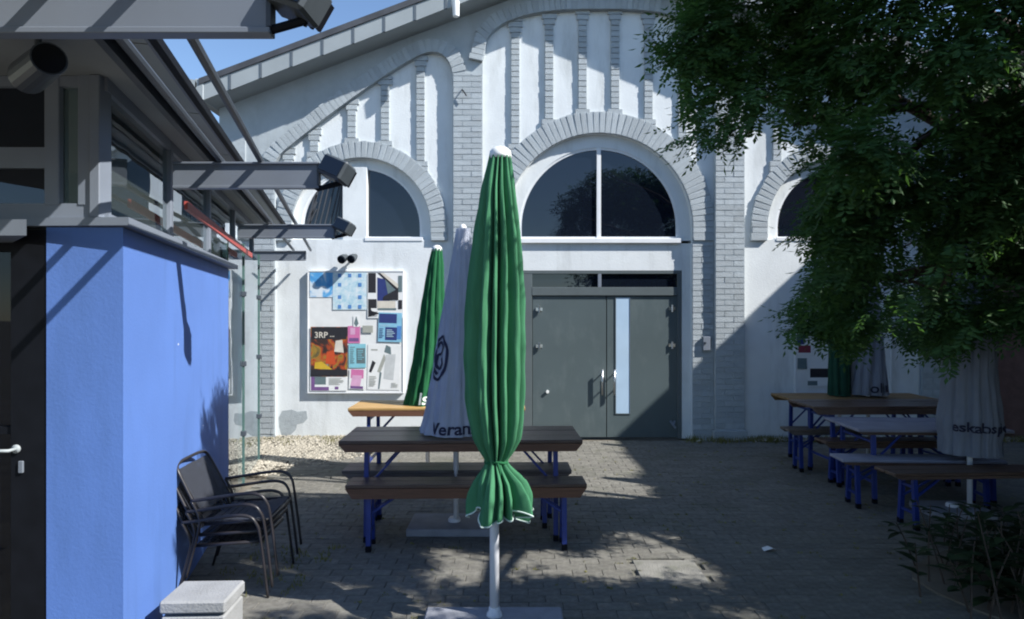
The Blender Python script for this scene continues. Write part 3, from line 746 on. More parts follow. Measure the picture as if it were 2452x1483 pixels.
# ------------------------------------------------------------------ the kiosk on the left
KO = Vector((-1.79, 2.98, 0)); KA = Vector((-0.2463,0.9692,0)); KB = Vector((0.9692,0.2463,0))
def K(p, q, z=0): return KO + KA*p + KB*q + Vector((0,0,z))
KM = Matrix(((KA.x,-KB.x,0,KO.x),(KA.y,-KB.y,0,KO.y),(0,0,1,0),(0,0,0,1)))   # local (p, -q, z)
def kbox(m, p0, p1, q0, q1, z0, z1, ch=0.0):
    if ch: m.bbox((p0,-q1,z0),(p1,-q0,z1), ch, KM)
    else: m.box((p0,-q1,z0),(p1,-q0,z1), KM)
    return m
kiosk = thing('kiosk', 'kiosk with blue painted base wall, glazed upper band and overhanging flat roof', 'kiosk', KO)
A = Vector((-2.14, 2.975, 0)); B = K(0,0); C = K(2.72,0); D = K(2.72,-.32)
obj('blue_wall', MB().prism([A, B, C, D], 0, 2.11), M['blue_wall'], kiosk)
def off(v, dx, dy): return (v.x+dx, v.y+dy)
obj('wall_cap', MB().prism([off(A,-.5,-.03), off(A,0,-.03), (B.x+.055,B.y-.05), tuple(K(2.78,.068))[:2], tuple(K(2.76,-.36))[:2], (-2.64,3.2)], 2.113, 2.150), M['kgrey'], kiosk)
for (p_c, z_c, r_c) in ((1.0,1.53,.007),(1.7,.92,.005)): obj('paint_chip', kbox(MB(), p_c-r_c, p_c+r_c, -.001, .0015, z_c-r_c*.7, z_c+r_c*.7), M['capw'], kiosk)
# door bay left of the blue wall
YK = 2.99
dw = MB(); dw.box((-3.3,YK+.05,2.10),(-2.13,YK+.16,2.16)); obj('door_head', dw, M['kdark'], kiosk)
df = MB(); df.bbox((wx(28,YK),YK-.01,0),(-2.135,YK+.05,2.10),.004); df.box((-3.2,YK+.0,2.0),(wx(28,YK),YK+.05,2.10)); df.box((-3.2,YK,.0),(wx(28,YK),YK+.05,.12)); df.box((-3.2,YK,1.155),(wx(28,YK),YK+.05,1.19))
kd = obj('kiosk_door', df, M['black'], kiosk)
obj('door_pane', MB().box((-3.2,YK+.02,.12),(wx(28,YK),YK+.03,2.0)), M['smoked'], kd)
hd = MB(); c = at(40,1075,YK-.01); hd.tube([c, c+Vector((0,-.05,0)), c+Vector((-.09,-.055,.0))], .008, 8); hd.tube([c+Vector((.0,.0,0)), c+Vector((0,-.008,0))], .020, 12); obj('handle', hd, M['fascia'], kd, True)
c = at(52,1117,YK-.011); obj('lock', MB().bbox((c.x-.012,c.y-.008,c.z-.03),(c.x+.010,c.y+.003,c.z+.025),.004), M['fin'], kd)
inner = MB(); inner.box((-3.4,YK+.55,0),(-2.35,YK+.6,2.08)); obj('inner_panel', inner, flat('deep blue', (.01,.02,.09)), kiosk)
for (y0, y1) in ((640,690),(760,815),(885,955)): ip = MB(); ip.box((-3.3,YK+.535,wz(y1,YK+.5)),(wx(20,YK+.5),YK+.549,wz(y0,YK+.5))); obj('inner_sign', ip, flat('dull yellow', (.10,.08,.01)), kiosk)
obj('inner_counter', MB().bbox((-3.4,YK+.35,0),(-2.42,YK+.53,1.0),.01), M['fin'], kiosk)
cn = MB(); cn.prism([(-3.4,2.70),(-2.06,2.70),(-2.16,2.93),(-2.16,YK+.15),(-3.4,YK+.15)], 2.117, 2.165) if False else cn.prism([(-3.4,2.72),(-2.04,2.72),(-2.30,2.98),(-3.4,2.98)], 2.04, 2.108)
obj('door_canopy', cn, M['fin'], kiosk)
# upper glazed front over the blue wall
uf = MB(); YU = 2.955
for (xa, xb, ya, yb_) in ((105,141,170,492),(185,216,170,492),(-160,-120,170,492)):
    uf = MB(); uf.bbox((wx(xa,YU),YU,wz(yb_,YU)),(wx(xb,YU),YU+.07,wz(ya,YU)),.004); obj('front_post', uf, M['kgrey'], kiosk)
uf = MB(); uf.bbox((wx(216,YU)+.002,YU-.012,2.15),(wx(242,YU),YU+.08,2.80),.004); obj('corner_post', uf, M['kgrey'], kiosk); uf = MB()
uf.box((wx(-160,YU),YU+.004,2.152),(wx(216,YU),YU+.066,wz(487,YU))); obj('front_sill', uf, M['kgrey'], kiosk); uf = MB()
uf.box((wx(-160,YU),YU+.005,2.752),(wx(216,YU),YU+.065,2.80)); obj('front_head', uf, M['kgrey'], kiosk); uf = MB()
uf.box((wx(-120,YU),YU+.006,wz(402,YU)),(wx(105,YU),YU+.05,wz(352,YU)))
obj('front_rail', uf, M['kgrey'], kiosk)
obj('front_glass', MB().box((wx(-120,YU),YU+.03,2.16),(wx(105,YU),YU+.036,2.752)), M['glass'], kiosk)
obj('front_glass', MB().box((wx(141,YU),YU+.03,2.16),(wx(185,YU),YU+.036,2.752)), M['pane'], kiosk)
# long glazed side
QG = -0.08
posts = [1.147, 2.32, 3.5, 4.8]
for p in posts: obj('post', kbox(MB(), p-.03, p+.03, QG-.05, QG+.012, 2.151 if p < 2.7 else 0.02, 2.80, .004), M['kgrey'], kiosk)
rl = MB(); kbox(rl, .02, 4.83, QG-.04, QG+.01, 2.74, 2.80); kbox(rl, .02, 2.75, QG-.045, QG+.014, 2.151, 2.175)
obj('glazing_rail', rl, M['kgrey'], kiosk)
pr = [0.02]+posts
for i in range(4): obj('glass_pane', kbox(MB(), pr[i]+.032, pr[i+1]-.032, QG-.02, QG-.012, 2.176 if pr[i] < 2.6 and pr[i+1] < 2.7 else 2.176, 2.74), M['pane'], kiosk)
# floor-to-head glass beyond the blue wall
for (a_, b_) in ((2.80,3.62),(3.66,4.78)): obj('glass_pane', kbox(MB(), a_, b_, -.022, -.012, .02, 2.40), M['pane'], kiosk)
M['gedge'] = mat('green glass edge', (.07,.13,.12), .2, .05)
for p in (3.64, 4.80): obj('glass_edge', kbox(MB(), p-.010, p+.010, -.03, .0, 0, 2.43), M['gedge'], kiosk)
for p in (3.64, 4.80):
    for z in (.5, 1.2, 1.9): obj('glass_clamp', kbox(MB(), p-.02, p+.02, -.035, .015, z, z+.05, .004), M['kdark'], kiosk)
# rear and end of the kiosk
rw = MB(); kbox(rw, -.0, 4.8, -2.75, -2.65, 0, 1.25); obj('rear_wall', rw, M['soffit'], kiosk)
ew = MB(); kbox(ew, 4.80, 4.84, -2.6, -2.54, 0, 2.8); kbox(ew, 4.8, 4.84, -1.4, -1.34, 0, 2.8); kbox(ew, 4.8, 4.84, -2.6, -.1, 2.70, 2.8); kbox(ew, 4.8, 4.84, -2.6, -.1, 2.12, 2.18); obj('end_frame', ew, M['kgrey'], kiosk)
ct = MB(); kbox(ct, 2.9, 4.4, -1.9, -1.2, 0, 1.05); obj('counter', ct, M['soffit'], kiosk)
hoist = MB(); kbox(hoist, 2.5, 2.7, -.5, -.15, 2.16, 2.5, .01); obj('dark_box', hoist, M['black'], kiosk)
# flat roof with soffit, beams and gutter
rt = MB(); kbox(rt, -3.2, 5.0, -2.9, .236, 2.86, 2.88); obj('roof', rt, M['kdark'], kiosk)
so = MB(); kbox(so, -3.2, 5.0, -2.9, .05, 2.802, 2.858); obj('soffit', so, M['soffit'], kiosk)
bm_ = MB(); kbox(bm_, -3.2, 5.0, .051, .085, 2.77, 2.859); obj('eave_beam', bm_, M['kdark'], kiosk)
bm_ = MB(); kbox(bm_, -3.2, 5.0, .118, .132, 2.79, 2.859); obj('eave_trim', bm_, M['kgrey'], kiosk); bm_ = MB(); kbox(bm_, -3.2, 5.0, .225, .238, 2.79, 2.859); obj('eave_trim', bm_, M['kgrey'], kiosk)
p_ = -3.2
while p_ < 4.95:
    kb = MB(); kbox(kb, p_+.006, min(p_+.93, 5.0), .133, .224, 2.815, 2.85); obj('eave_panel', kb, M['fascia'], kiosk); p_ += .936
bm_ = MB(); kbox(bm_, -3.2, 5.0, .239, .272, 2.785, 2.835, .005); obj('gutter', bm_, M['black'], kiosk)
# cross awning panels, each a channel section
for (Y, xa, xb, zt) in ((1.69,-1500,640,2.64),(3.73,415,760,2.587),(6.1,570,800,2.566),(8.55,600,730,2.566)):
    X0_, X1_ = wx(xa,Y), wx(xb,Y); zb_ = 2.44
    m = MB(); m.box((X0_,Y-.004,zb_+.012),(X1_,Y+.006,zt-.012)); 
    fin = obj('awning_panel', m, M['fin'], kiosk)
    fl = MB(); fl.bbox((X0_,Y-.020,zt-.012),(X1_+.01,Y+.03,zt),.002); fl.bbox((X0_,Y-.012,zb_-.004),(X1_+.01,Y+.03,zb_+.012),.002); 
    obj('flange', fl, M['fin'], fin)
    ec = MB(); ec.box((X1_,Y-.010,zb_+.014),(X1_+.012,Y+.028,zt-.014)); obj('end_plate', ec, M['kdark'], fin)
rod = MB(); fx = lambda Y: -1.45-.2541*(Y-3.73)
rod.tube([(fx(.6),.6,2.655),(fx(1.60),1.60,2.655)], .013, 8) if False else None
rod.tube([(fx(.5),.5,2.600),(fx(8.8),8.8,2.600)], .018, 8); obj('tie_rod', rod, M['kdark'], kiosk)
rod = MB(); rod.tube([(fx(.5)-.23,.5,2.600),(fx(8.8)-.23,8.8,2.600)], .018, 8); obj('tie_rod', rod, M['kdark'], kiosk)
rbm = MB()
a_, b_ = K(.92,.06,2.367), K(3.65,.06,2.316); rbm.bar(a_, b_, .02, .05); obj('red_bar', rbm, M['red'], kiosk)
# round lamp under the soffit
t = thing('soffit_lamp', 'round dark spotlight under the kiosk soffit in the upper left corner', 'lamp', (-1.62,2.35,2.80))
obj('lamp_body', MB().tube([(-1.93,2.58,2.655),(-1.69,2.36,2.635)], [.066,.058], 20), M['kdark'], t)
obj('lamp_ring', MB().tube([(-1.690,2.360,2.635),(-1.677,2.345,2.634)], [.060,.058], 20), M['kdark'], t)
obj('lamp_glass', MB().tube([(-1.677,2.345,2.634),(-1.674,2.341,2.6338)], .052, 20), M['black'], t)
obj('stem', MB().tube([(-1.80,2.46,2.70),(-1.80,2.46,2.80)], .012, 8), M['kdark'], t)
# floodlights on the ends of the awning panels
def floodlight(Y, x, y, s, label):
    c = at(x, y, Y); t = thing('floodlight', label, 'floodlight', c, 'floodlights on the kiosk awning ends')
    Mt = Matrix.Translation(c) @ Euler((R(-14), R(24), R(-20))).to_matrix().to_4x4()
    hb = MB(); hb.bbox((-.085*s,-.06*s,-.06*s),(.085*s,.06*s,.06*s), .012*s, Mt); h_ = obj('lamp_head', hb, M['lampbody'], t)
    fb = MB()
    for i in range(5): fb.box((-.07*s+i*.032*s,.06*s,-.05*s),(-.058*s+i*.032*s,.085*s,.05*s), Mt)
    obj('cooling_fin', fb, M['black'], h_)
    obj('lamp_glass', MB().box((-.07*s,-.066*s,-.045*s),(.07*s,-.0605*s,.045*s), Mt), M['glass'], h_)
    arm = MB(); e = c+Vector((-.21*s,.03,-.02*s)); arm.bbox((e.x-.05*s,e.y-.03*s,e.z-.075*s),(e.x+.02*s,e.y+.03*s,e.z+.02*s),.006); obj('mount_box', arm, M['black'], t)
    br = MB(); br.tube([e+Vector((.02,0,-.03*s)), e+Vector((.10*s,-.02,-.085*s)), c+Vector((.02*s,0,-.075*s)), c+Vector((.05*s,.0,-.03*s))], .016*s, 8); br.tube([e, e+Vector((.1*s,0,.03*s)), c+Vector((-.06*s,.02,.02))], .018*s, 8); obj('bracket', br, M['black'], t)
floodlight(3.73, 806, 408, 1.0, 'dark floodlight on the end of the middle awning panel beside the left arch')
floodlight(6.1, 824, 543, 1.0, 'small dark floodlight on the end of the farther awning panel')
floodlight(1.69, 715, -4, .78, 'large dark floodlight cut off by the top edge above the kiosk')

# ------------------------------------------------------------------ parasols, closed
def canopy_fn(profile, npl, amp, seed, skirt_z=None):
    rr = random.Random(seed); ph = [rr.uniform(0,6.28) for _ in range(6)]; am = [rr.uniform(.25,1.3) for _ in range(npl)]
    zs = [p[0] for p in profile]
    def rad(th, z):
        i = 0
        while i < len(zs)-2 and z < zs[i+1]: i += 1
        u = (zs[i]-z)/(zs[i]-zs[i+1]); u = min(max(u,0),1)
        cx_ = profile[i][1]+(profile[i+1][1]-profile[i][1])*u; r = profile[i][2]+(profile[i+1][2]-profile[i][2])*u
        sway = .12*math.sin(2.3*z+ph[0])+.05*math.sin(5.1*z+ph[1])
        x = (th+sway+.10*math.sin(2*th+ph[2])+.06*math.sin(5*th+ph[4]+.8*z))*npl/(2*math.pi); fr = x-math.floor(x); k = int(math.floor(x)) % npl
        cr = .5+.5*math.cos(2*math.pi*(fr+.10*math.sin(2*math.pi*fr)))   # 1 at a crease, 0 at a ridge
        f = 1-amp*(am[k]*(1-abs(2*fr-1))+.5*(am[k]+am[(k+(1 if fr > .5 else -1)) % npl])*abs(2*fr-1))*cr + .03*math.sin(3*th+ph[3]+z)+.012*math.sin(29*th+7*z+ph[5])+.010*math.sin(41*th-5*z+ph[2])+.012*math.sin(6*th+26*z+ph[1])
        return cx_, r*f
    return rad
def parasol(name, label, base, profile, cloth, npl=13, amp=.33, seed=1, n=150, nz=46, cap_r=None, pole_r=.027, zground=0.0, group=None, lean=0.0, hem=0.0, piping=None, lift=None):
    """profile rows: (z above ground, sideways offset, radius) from the top down"""
    t = thing(name, label, 'parasol', base, group, world=False)
    zt, zb = profile[0][0], profile[-1][0]
    obj('pole', MB().tube([(0,0,zground),(0,0,zb+.05),(profile[0][1],0,zt)], pole_r, 14), M['pole'], t, True)
    rad = canopy_fn(profile, npl, amp, seed); m = MB(); rr = random.Random(seed+50); hp = [rr.uniform(0,6.28) for _ in range(4)]
    for i in range(nz+1):
        for k in range(n):
            th = 2*math.pi*k/n; z = zt+(zb-zt)*i/nz
            if hem and i > nz*.82: z += hem*((i-nz*.82)/(nz*.18))*(math.sin(4*th+hp[0])+.6*math.sin(7*th+hp[1]))
            cx_, r = rad(th, max(zb, min(zt, z)))
            if hem and i > nz*.86: u_ = (i-nz*.86)/(nz*.14); r *= 1+u_*(.14*math.sin(5*th+hp[2]+1.5*u_)+.12*math.sin(11*th+hp[3]-u_)+.05*math.sin(23*th+hp[0]))
            m.v.append((cx_+r*math.cos(th), r*math.sin(th), z))
    for i in range(nz):
        for k in range(n):
            k2 = (k+1) % n; m.face((i*n+k, (i+1)*n+k, (i+1)*n+k2, i*n+k2))
    can = obj('canopy', m, cloth, t, True)
    cr_ = cap_r or profile[0][2]*1.08
    cp = MB(); cp.lathe([(cr_*.96,-.030),(cr_,-.012),(cr_*.93,.012),(cr_*.62,.030),(cr_*.2,.038)], (profile[0][1],0,zt), 20); obj('cap', cp, M['capw'], t, True)
    if piping:
        last = [Vector(m.v[nz*n+k]) for k in range(n)]; pp = MB(); pp.tube(last+[last[0]], .0045, 5, False); obj('piping', pp, piping, can, True)
    t['rad'] = 0
    return t, can, rad
def print_on(can, rad, txt, size, z, th0, m, bold=.002, slope=0.0, off=.008):
    me_ = text_mesh(txt, size, 2, bold)
    for v in me_.vertices:
        cx_, r0 = rad(th0, z); th = th0+v.co.x/max(r0,.12); zz = z+v.co.y+slope*v.co.x
        c_, r = rad(th, zz); v.co = (c_+(r+off)*math.cos(th), (r+off)*math.sin(th), zz)
    me_.materials.clear(); me_.materials.append(m); return link('lettering', me_, can)

S1 = FPX/3.55
rows = [(368,1173,1223),(450,1153,1234),(560,1134,1248),(700,1116,1256),(850,1110,1259),(950,1112,1258),(1000,1119,1255),(1050,1131,1247),(1082,1148,1230),(1104,1162,1214),(1118,1156,1224),(1148,1137,1258),(1180,1127,1274),(1226,1120,1281)]
pr1 = [(CAMH+(HOR-y)/S1, ((l+r)/2-1184)/S1, (r-l)/2/S1*1.0) for y,l,r in rows]
t1, can1, rad1 = parasol('parasol', 'large green closed parasol in front, tied low with a frilled white-edged hem', ((1184-CXP)/S1, 3.55, 0), pr1, M['umb_green'], 13, .56, 4, 260, 100, None, .026, 0.06, 'closed parasols', 0, .028, M['piping'])
tie = MB(); zt_ = CAMH+(HOR-1104)/S1; tp = []
for k in range(41):
    th = 2*math.pi*k/40; c_, r = rad1(th, zt_); tp.append((c_+(.060)*math.cos(th), .060*math.sin(th), zt_+.006*math.sin(3*th)))
tie.tube(tp, .008, 6, False); tie.tube([(.02,-.062,zt_),(.035,-.075,zt_-.05),(.03,-.078,zt_-.10)], .006, 6); obj('tie_cord', tie, M['umb_dark'], t1, True)
obj('pole_foot', MB().lathe([(.045,0),(.045,.012),(.033,.03),(.030,.05)], (0,0,.058), 16), M['pole'], t1, True)
# base slabs
def slab(x0, x1, y0, y1, z, label, name='concrete_slab'):
    o = thing(name, label, 'concrete slab', ((x0+x1)/2,(y0+y1)/2,0))
    obj('slab', MB().bbox((x0,y0,0),(x1,y1,z),.008), M['concrete_d'], o)
    obj('socket', MB().lathe([(.05,0),(.05,.02),(.04,.035)], ((x0+x1)/2,(y0+y1)/2,z-.003), 14), M['pole'], o)
    return o
slab(-.48,.28,3.12,3.66,.06,'square bluish concrete slab under the large front green parasol')
px2 = (1092-CXP)/300
# white parasol through the front table
prof = [(2.40,.055,.055),(2.2,.05,.082),(1.7,.03,.155),(1.2,.01,.215),(.95,.0,.25),(.785,-.01,.285)]
t2, can2, rad2 = parasol('parasol', 'white closed parasol with dark crest, standing through the dark brown front table', (px2,5.17,0), prof, M['umb_white'], 14, .13, 9, 160, 50, .03, .022, .05, 'closed parasols')
print_on(can2, rad2, 'Veranz', .125, .80, R(-129), M['print_dark'], .003, .03)
# crest: dark outlined shield with a curled figure in it
def crest(can, rad, th0, z0, wd, ht, m):
    outer = [(0,1),(.55,.72),(.95,.35),(.9,-.35),(.5,-.8),(0,-1),(-.5,-.8),(-.9,-.35),(-.95,.35),(-.55,.72)]
    o = smooth(outer+[outer[0]], 4)[:-1]; k_ = len(o); mb = MB()
    def put(x, y):
        cx_, r0 = rad(th0, z0); th = th0+x*wd/2/r0; z = z0+y*ht/2; c_, r = rad(th, z); return (c_+(r+.007)*math.cos(th), (r+.007)*math.sin(th), z)
    def band(path, w0):
        b = len(mb.v)
        for i, (x, y) in enumerate(path):
            x2, y2 = path[min(i+1,len(path)-1)]; x1, y1 = path[max(i-1,0)]; L = math.hypot(x2-x1,(y2-y1))+1e-9; nx, ny = -(y2-y1)/L, (x2-x1)/L
            mb.v.append(put(x+nx*w0, y+ny*w0*.4)); mb.v.append(put(x-nx*w0, y-ny*w0*.4))
        for i in range(len(path)-1): mb.face((b+2*i, b+2*i+1, b+2*i+3, b+2*i+2))
    band(o+[o[0]], .16)
    band(smooth([(-.5,.45),(-.1,.7),(.4,.5),(.1,.2),(-.3,.1),(-.35,-.3),(.1,-.5),(.45,-.25),(.2,.0)], 5), .16)
    band(smooth([(-.45,.1),(-.55,-.4),(-.1,-.75)], 5), .14)
    return obj('crest', mb, m, can)
crest(can2, rad2, R(-135), wz(858,5.0), .15, .34, M['print_dark'])
slab(px2-.37,px2+.34,4.98,5.40,.06,'grey concrete slab under the front table holding the white crested parasol')
px3 = (1024-CXP)/225
prof = [(2.42,.10,.055),(2.25,.09,.085),(1.8,.06,.13),(1.3,.03,.175),(.76,-.02,.23)]
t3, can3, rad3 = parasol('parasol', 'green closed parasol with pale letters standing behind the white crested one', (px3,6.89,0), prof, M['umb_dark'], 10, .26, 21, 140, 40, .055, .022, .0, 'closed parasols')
print_on(can3, rad3, 'ls', .17, .79, R(-104), M['print_pale'], .003)
# shaded parasols on the right
prof = [(2.75,.0,.05),(2.3,.0,.12),(1.8,.0,.20),(1.2,.0,.20),(.80,.0,.24),(.72,.0,.24),(.66,.0,.225),(.52,.0,.235)]
X4 = (2322-CXP)*5.6/FPX
t4, can4, rad4 = parasol('parasol', 'white closed parasol with dark letters in the shade at the far right', (X4,5.6,0), prof, M['umb_white_shaded'], 14, .16, 31, 160, 50, .05, .022, .0, 'closed parasols')
print_on(can4, rad4, 'eskabspies', .115, .73, R(-158), M['print_dark'], .003)
slab(X4-.42,X4+.10,5.40,5.78,.06,'thin grey slab under the shaded white parasol at the far right')
prof = [(2.4,.0,.05),(2.0,.0,.08),(1.4,.0,.11),(.78,.0,.125)]
X5 = (2010-CXP)/205
t5, can5, rad5 = parasol('parasol', 'slim dark green closed parasol in shade in front of the right poster board', (X5,7.56,0), prof, M['umb_dark_shaded'], 9, .25, 41, 110, 36, .045, .02, .0, 'closed parasols')
prof = [(2.4,.0,.05),(2.0,.0,.10),(1.4,.0,.16),(.80,.0,.21)]
X6 = (2074-CXP)/205
t6, can6, rad6 = parasol('parasol', 'white closed parasol with dark letters beside the slim dark green one', (X6,7.52,0), prof, M['umb_white_shaded'], 11, .2, 43, 120, 36, .045, .02, .0, 'closed parasols')
print_on(can6, rad6, 'olln', .15, .83, R(-112), M['print_dark'], .003, .10)

# ------------------------------------------------------------------ tables and benches
def make_table(label, L, w_, z, topm, edgem, legx, name='beer_table', cat='table', group='folding beer tables', apron=.085, nb=3):
    t = thing(name, label, cat, (0,0,0), group, world=False)
    th = .026; pw_ = (w_)/nb
    for i in range(nb):
        m = MB(); m.bbox((-L/2, -w_/2+i*pw_+.004, z-th),(L/2, -w_/2+(i+1)*pw_-.004, z-.0015*(i % 2)), .004); obj('plank', m, topm, t)
    for sg in (-1, 1):
        y = sg*(w_/2-.012); a = [(-L/2,z-.001-th),(L/2,z-.001-th),(L/2-.05,z-apron),(-L/2+.05,z-apron)]
        me_ = flat_extrude('apron', a, [], y-.011, y+.011, edgem); link('apron', me_, t)
    zl = z-th
    for sx in (-1, 1):
        for sy in (-1, 1):
            m = MB(); y0 = sy*(w_/2-.07); y1 = sy*(w_/2-.04)
            m.bar((sx*legx, y0, zl), (sx*legx*1.0, y1, .0), .035, .035); lg = obj('leg', m, M['blue_steel'], t)
            obj('foot', MB().bbox((sx*legx-.02,y1-.02,0),(sx*legx+.02,y1+.02,.045),.004), M['black'], lg)
        m = MB(); m.bar((sx*legx,-w_/2+.07,zl-.10),(sx*legx,w_/2-.07,zl-.10), .022,.022); obj('crossbar', m, M['blue_steel'], t); m = MB(); m.bar((sx*legx,-w_/2+.05,z*.28),(sx*legx,w_/2-.05,z*.28), .022,.022); obj('crossbar', m, M['blue_steel'], t)
        for sy in (-1, 1): m = MB(); m.bar((sx*legx,sy*(w_/2-.075),zl*.55),(sx*(legx-.30),sy*(w_/2-.12),zl-.01), .016,.016); obj('brace', m, M['blue_steel'], t)
    return t
def setp(o, x, y, a): o.location = (x, y, 0); o.rotation_euler = (0, 0, R(a)); return o
tb1 = setp(make_table('dark brown beer table with blue legs, behind the front green parasol', 1.83, .64, .77, M['wood_brown'], M['wood_edge'], .715), -.39, 5.17, 1.5)
bn1 = setp(make_table('dark brown bench on blue legs along the near side of the front table', 1.74, .25, .49, M['wood_brown'], M['wood_edge'], .71, 'beer_bench', 'bench', 'folding beer benches', .10, 2), -.33, 4.78, 1.5)
bn2 = setp(make_table('worn grey brown bench pushed under the far side of the front table', 1.83, .30, .475, M['wood_grey'], M['wood_grey'], .70, 'beer_bench', 'bench', 'folding beer benches', .06, 2), -.44, 5.30, 1.0)
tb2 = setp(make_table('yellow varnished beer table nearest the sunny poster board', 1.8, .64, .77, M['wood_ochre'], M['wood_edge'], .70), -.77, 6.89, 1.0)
tb3 = setp(make_table('yellow varnished table in shade below the right poster board', 1.68, .62, .77, M['wood_ochre_shaded'], M['wood_ochre_shaded'], .62), 3.98, 7.55, 0)
tb4 = setp(make_table('dark brown table in shade between yellow table and pale grey table', 1.70, .58, .78, M['wood_brown'], M['wood_brown'], .62), 3.92, 6.92, 1.5)
bn3 = setp(make_table('yellowish bench at the left end of the shaded yellow table', 1.5, .25, .47, M['wood_grey'], M['wood_grey'], .6, 'beer_bench', 'bench', 'folding beer benches', .06, 2), 3.76, 7.15, 0)
bn4 = setp(make_table('dark bench directly in front of the shaded dark brown table', 1.5, .25, .46, M['wood_brown'], M['wood_brown'], .6, 'beer_bench', 'bench', 'folding beer benches', .07, 2), 3.86, 6.55, 1.0)
tb5 = setp(make_table('pale grey topped table beside the shaded white parasol at right', 1.36, .74, .68, M['wood_pale'], M['wood_brown'], .52, apron=.05), 3.83, 6.18, -3)
bn5 = setp(make_table('pale grey bench on the near left side of the pale topped table', 1.40, .28, .44, M['wood_pale'], M['wood_brown'], .55, 'beer_bench', 'bench', 'folding beer benches', .05, 2), 3.62, 5.80, -3)
bn6 = setp(make_table('brown bench closest to the viewer on the shaded right side', 1.7, .28, .46, M['wood_brown'], M['wood_brown'], .65, 'beer_bench', 'bench', 'folding beer benches', .05, 2), 3.86, 5.28, 3)

# ------------------------------------------------------------------ stack of garden chairs
def make_chair(label):
    t = thing('garden_chair', label, 'chair', (0,0,0), 'stacked garden chairs', world=False)
    hw = .27
    def rnd(p, k=6): return smooth3(p, k)
    seat = MB(); n_ = 9
    for i in range(n_):      # straps of webbing across the seat
        x0 = -.20+i*.05; z0 = .315+.02*(i/n_)-.012*math.sin(math.pi*i/(n_-1)); seat.bbox((x0,-hw+.03,z0),(x0+.046,hw-.03,z0+.006),.002)
    obj('seat', seat, M['sling'], t)
    bk = MB()
    bx = lambda z: -.21-.24*(z-.33)/.36
    Mt = Matrix.Translation((bx(.50),0,.50)) @ Matrix.Rotation(-math.atan2(.24,.36), 4, 'Y')
    bk.bbox((-.004,-hw+.05,-.155),(.004,hw-.05,.165),.002, Mt); obj('backrest', bk, M['sling'], t)
    fr = MB(); fr.tube(smooth3([(-.21,-hw+.03,.31),(bx(.55),-hw+.035,.55),(bx(.64),-hw+.05,.645),(bx(.665),-hw+.12,.668),(bx(.668),0,.672),(bx(.665),hw-.12,.668),(bx(.64),hw-.05,.645),(bx(.55),hw-.035,.55),(-.21,hw-.03,.31)],5), .0105, 8); obj('back_frame', fr, M['chair'], t, True)
    sf = MB(); sf.tube([(-.21,-hw+.03,.31),(.24,-hw+.03,.33),(.26,-hw+.06,.325),(.26,hw-.06,.325),(.24,hw-.03,.33),(-.21,hw-.03,.31)], .011, 8); obj('seat_frame', sf, M['chair'], t, True)
    for sy in (-1, 1):
        a = MB(); a.tube(smooth3([(-.29,sy*hw,.46),(-.15,sy*(hw+.005),.475),(.08,sy*(hw+.01),.50),(.19,sy*(hw+.01),.495),(.245,sy*(hw+.008),.455),(.275,sy*hw,.36),(.33,sy*hw,.0)],5), .0105, 8); obj('front_leg', a, M['chair'], t, True)
        b_ = MB(); b_.tube(smooth3([(-.29,sy*hw,.46),(-.235,sy*hw,.36),(-.24,sy*hw,.28),(-.33,sy*hw,.0)],5), .0105, 8); obj('rear_leg', b_, M['chair'], t, True)
    return t
def smooth3(p, k=5):
    out = []
    for i in range(len(p)-1):
        p0 = Vector(p[max(i-1,0)]); p1 = Vector(p[i]); p2 = Vector(p[i+1]); p3 = Vector(p[min(i+2,len(p)-1)])
        for j in range(k):
            t = j/k; out.append(0.5*((2*p1)+(-p0+p2)*t+(2*p0-5*p1+4*p2-p3)*t*t+(-p0+3*p1-3*p2+p3)*t**3))
    out.append(Vector(p[-1])); return out
ch = make_chair('dark metal garden chair at the bottom of the stack by the blue wall')
labs = ['dark metal garden chair in the middle of the stack by the blue wall', 'dark metal garden chair on top of the stack by the blue wall']
ch.location = (-1.76, 4.17, 0); ch.rotation_euler = (0,0,R(3)); ch.scale = (.82,1,1)
for i, l in enumerate(labs):
    c2 = copy_thing(ch, l); c2.location = (-1.76+.028*(i+1), 4.17, .066*(i+1)); c2.rotation_euler = (0, 0, R(3+rg.uniform(-1,1))); c2.scale = (.82,1,1)

# concrete block at the bottom left
t = thing('concrete_block', 'pale concrete step block with a slot at the foot of the blue wall', 'block', (-1.68,3.40,0))
blk_ = MB()
Mt = Matrix.Translation((-1.615,3.39,0)) @ Matrix.Rotation(R(2), 4, 'Z')
blk_.bbox((-.158,-.125,0),(.158,.125,.185),.008,Mt); obj('base', blk_, M['concrete'], t)
blk_ = MB(); blk_.bbox((-.166,-.133,.20),(.166,.133,.265),.010,Mt); obj('lid', blk_, M['concrete'], t)
blk_ = MB(); blk_.box((-.145,-.11,.185),(.145,.11,.20),Mt); obj('joint', blk_, M['kdark'], t)

# paper scraps on the ground
for (x, y, l) in ((1676,1058,'scrap of white paper on the paving near the foot of the right pilaster'),(1842,1318,'scrap of white paper alone on the shaded paving at right')):
    Y = FPX*CAMH/(y-HOR); X = wx(x, Y); m = MB()
    m.add([(X-.05,Y-.03,.004),(X+.01,Y-.045,.03),(X+.055,Y-.01,.006),(X+.0,Y+.03,.022),(X-.045,Y+.03,.008)], [(0,1,4),(1,2,3),(1,3,4)])
    tag(obj('paper_scrap', m, M['paper']), l, 'litter', 'paper scraps on the paving')

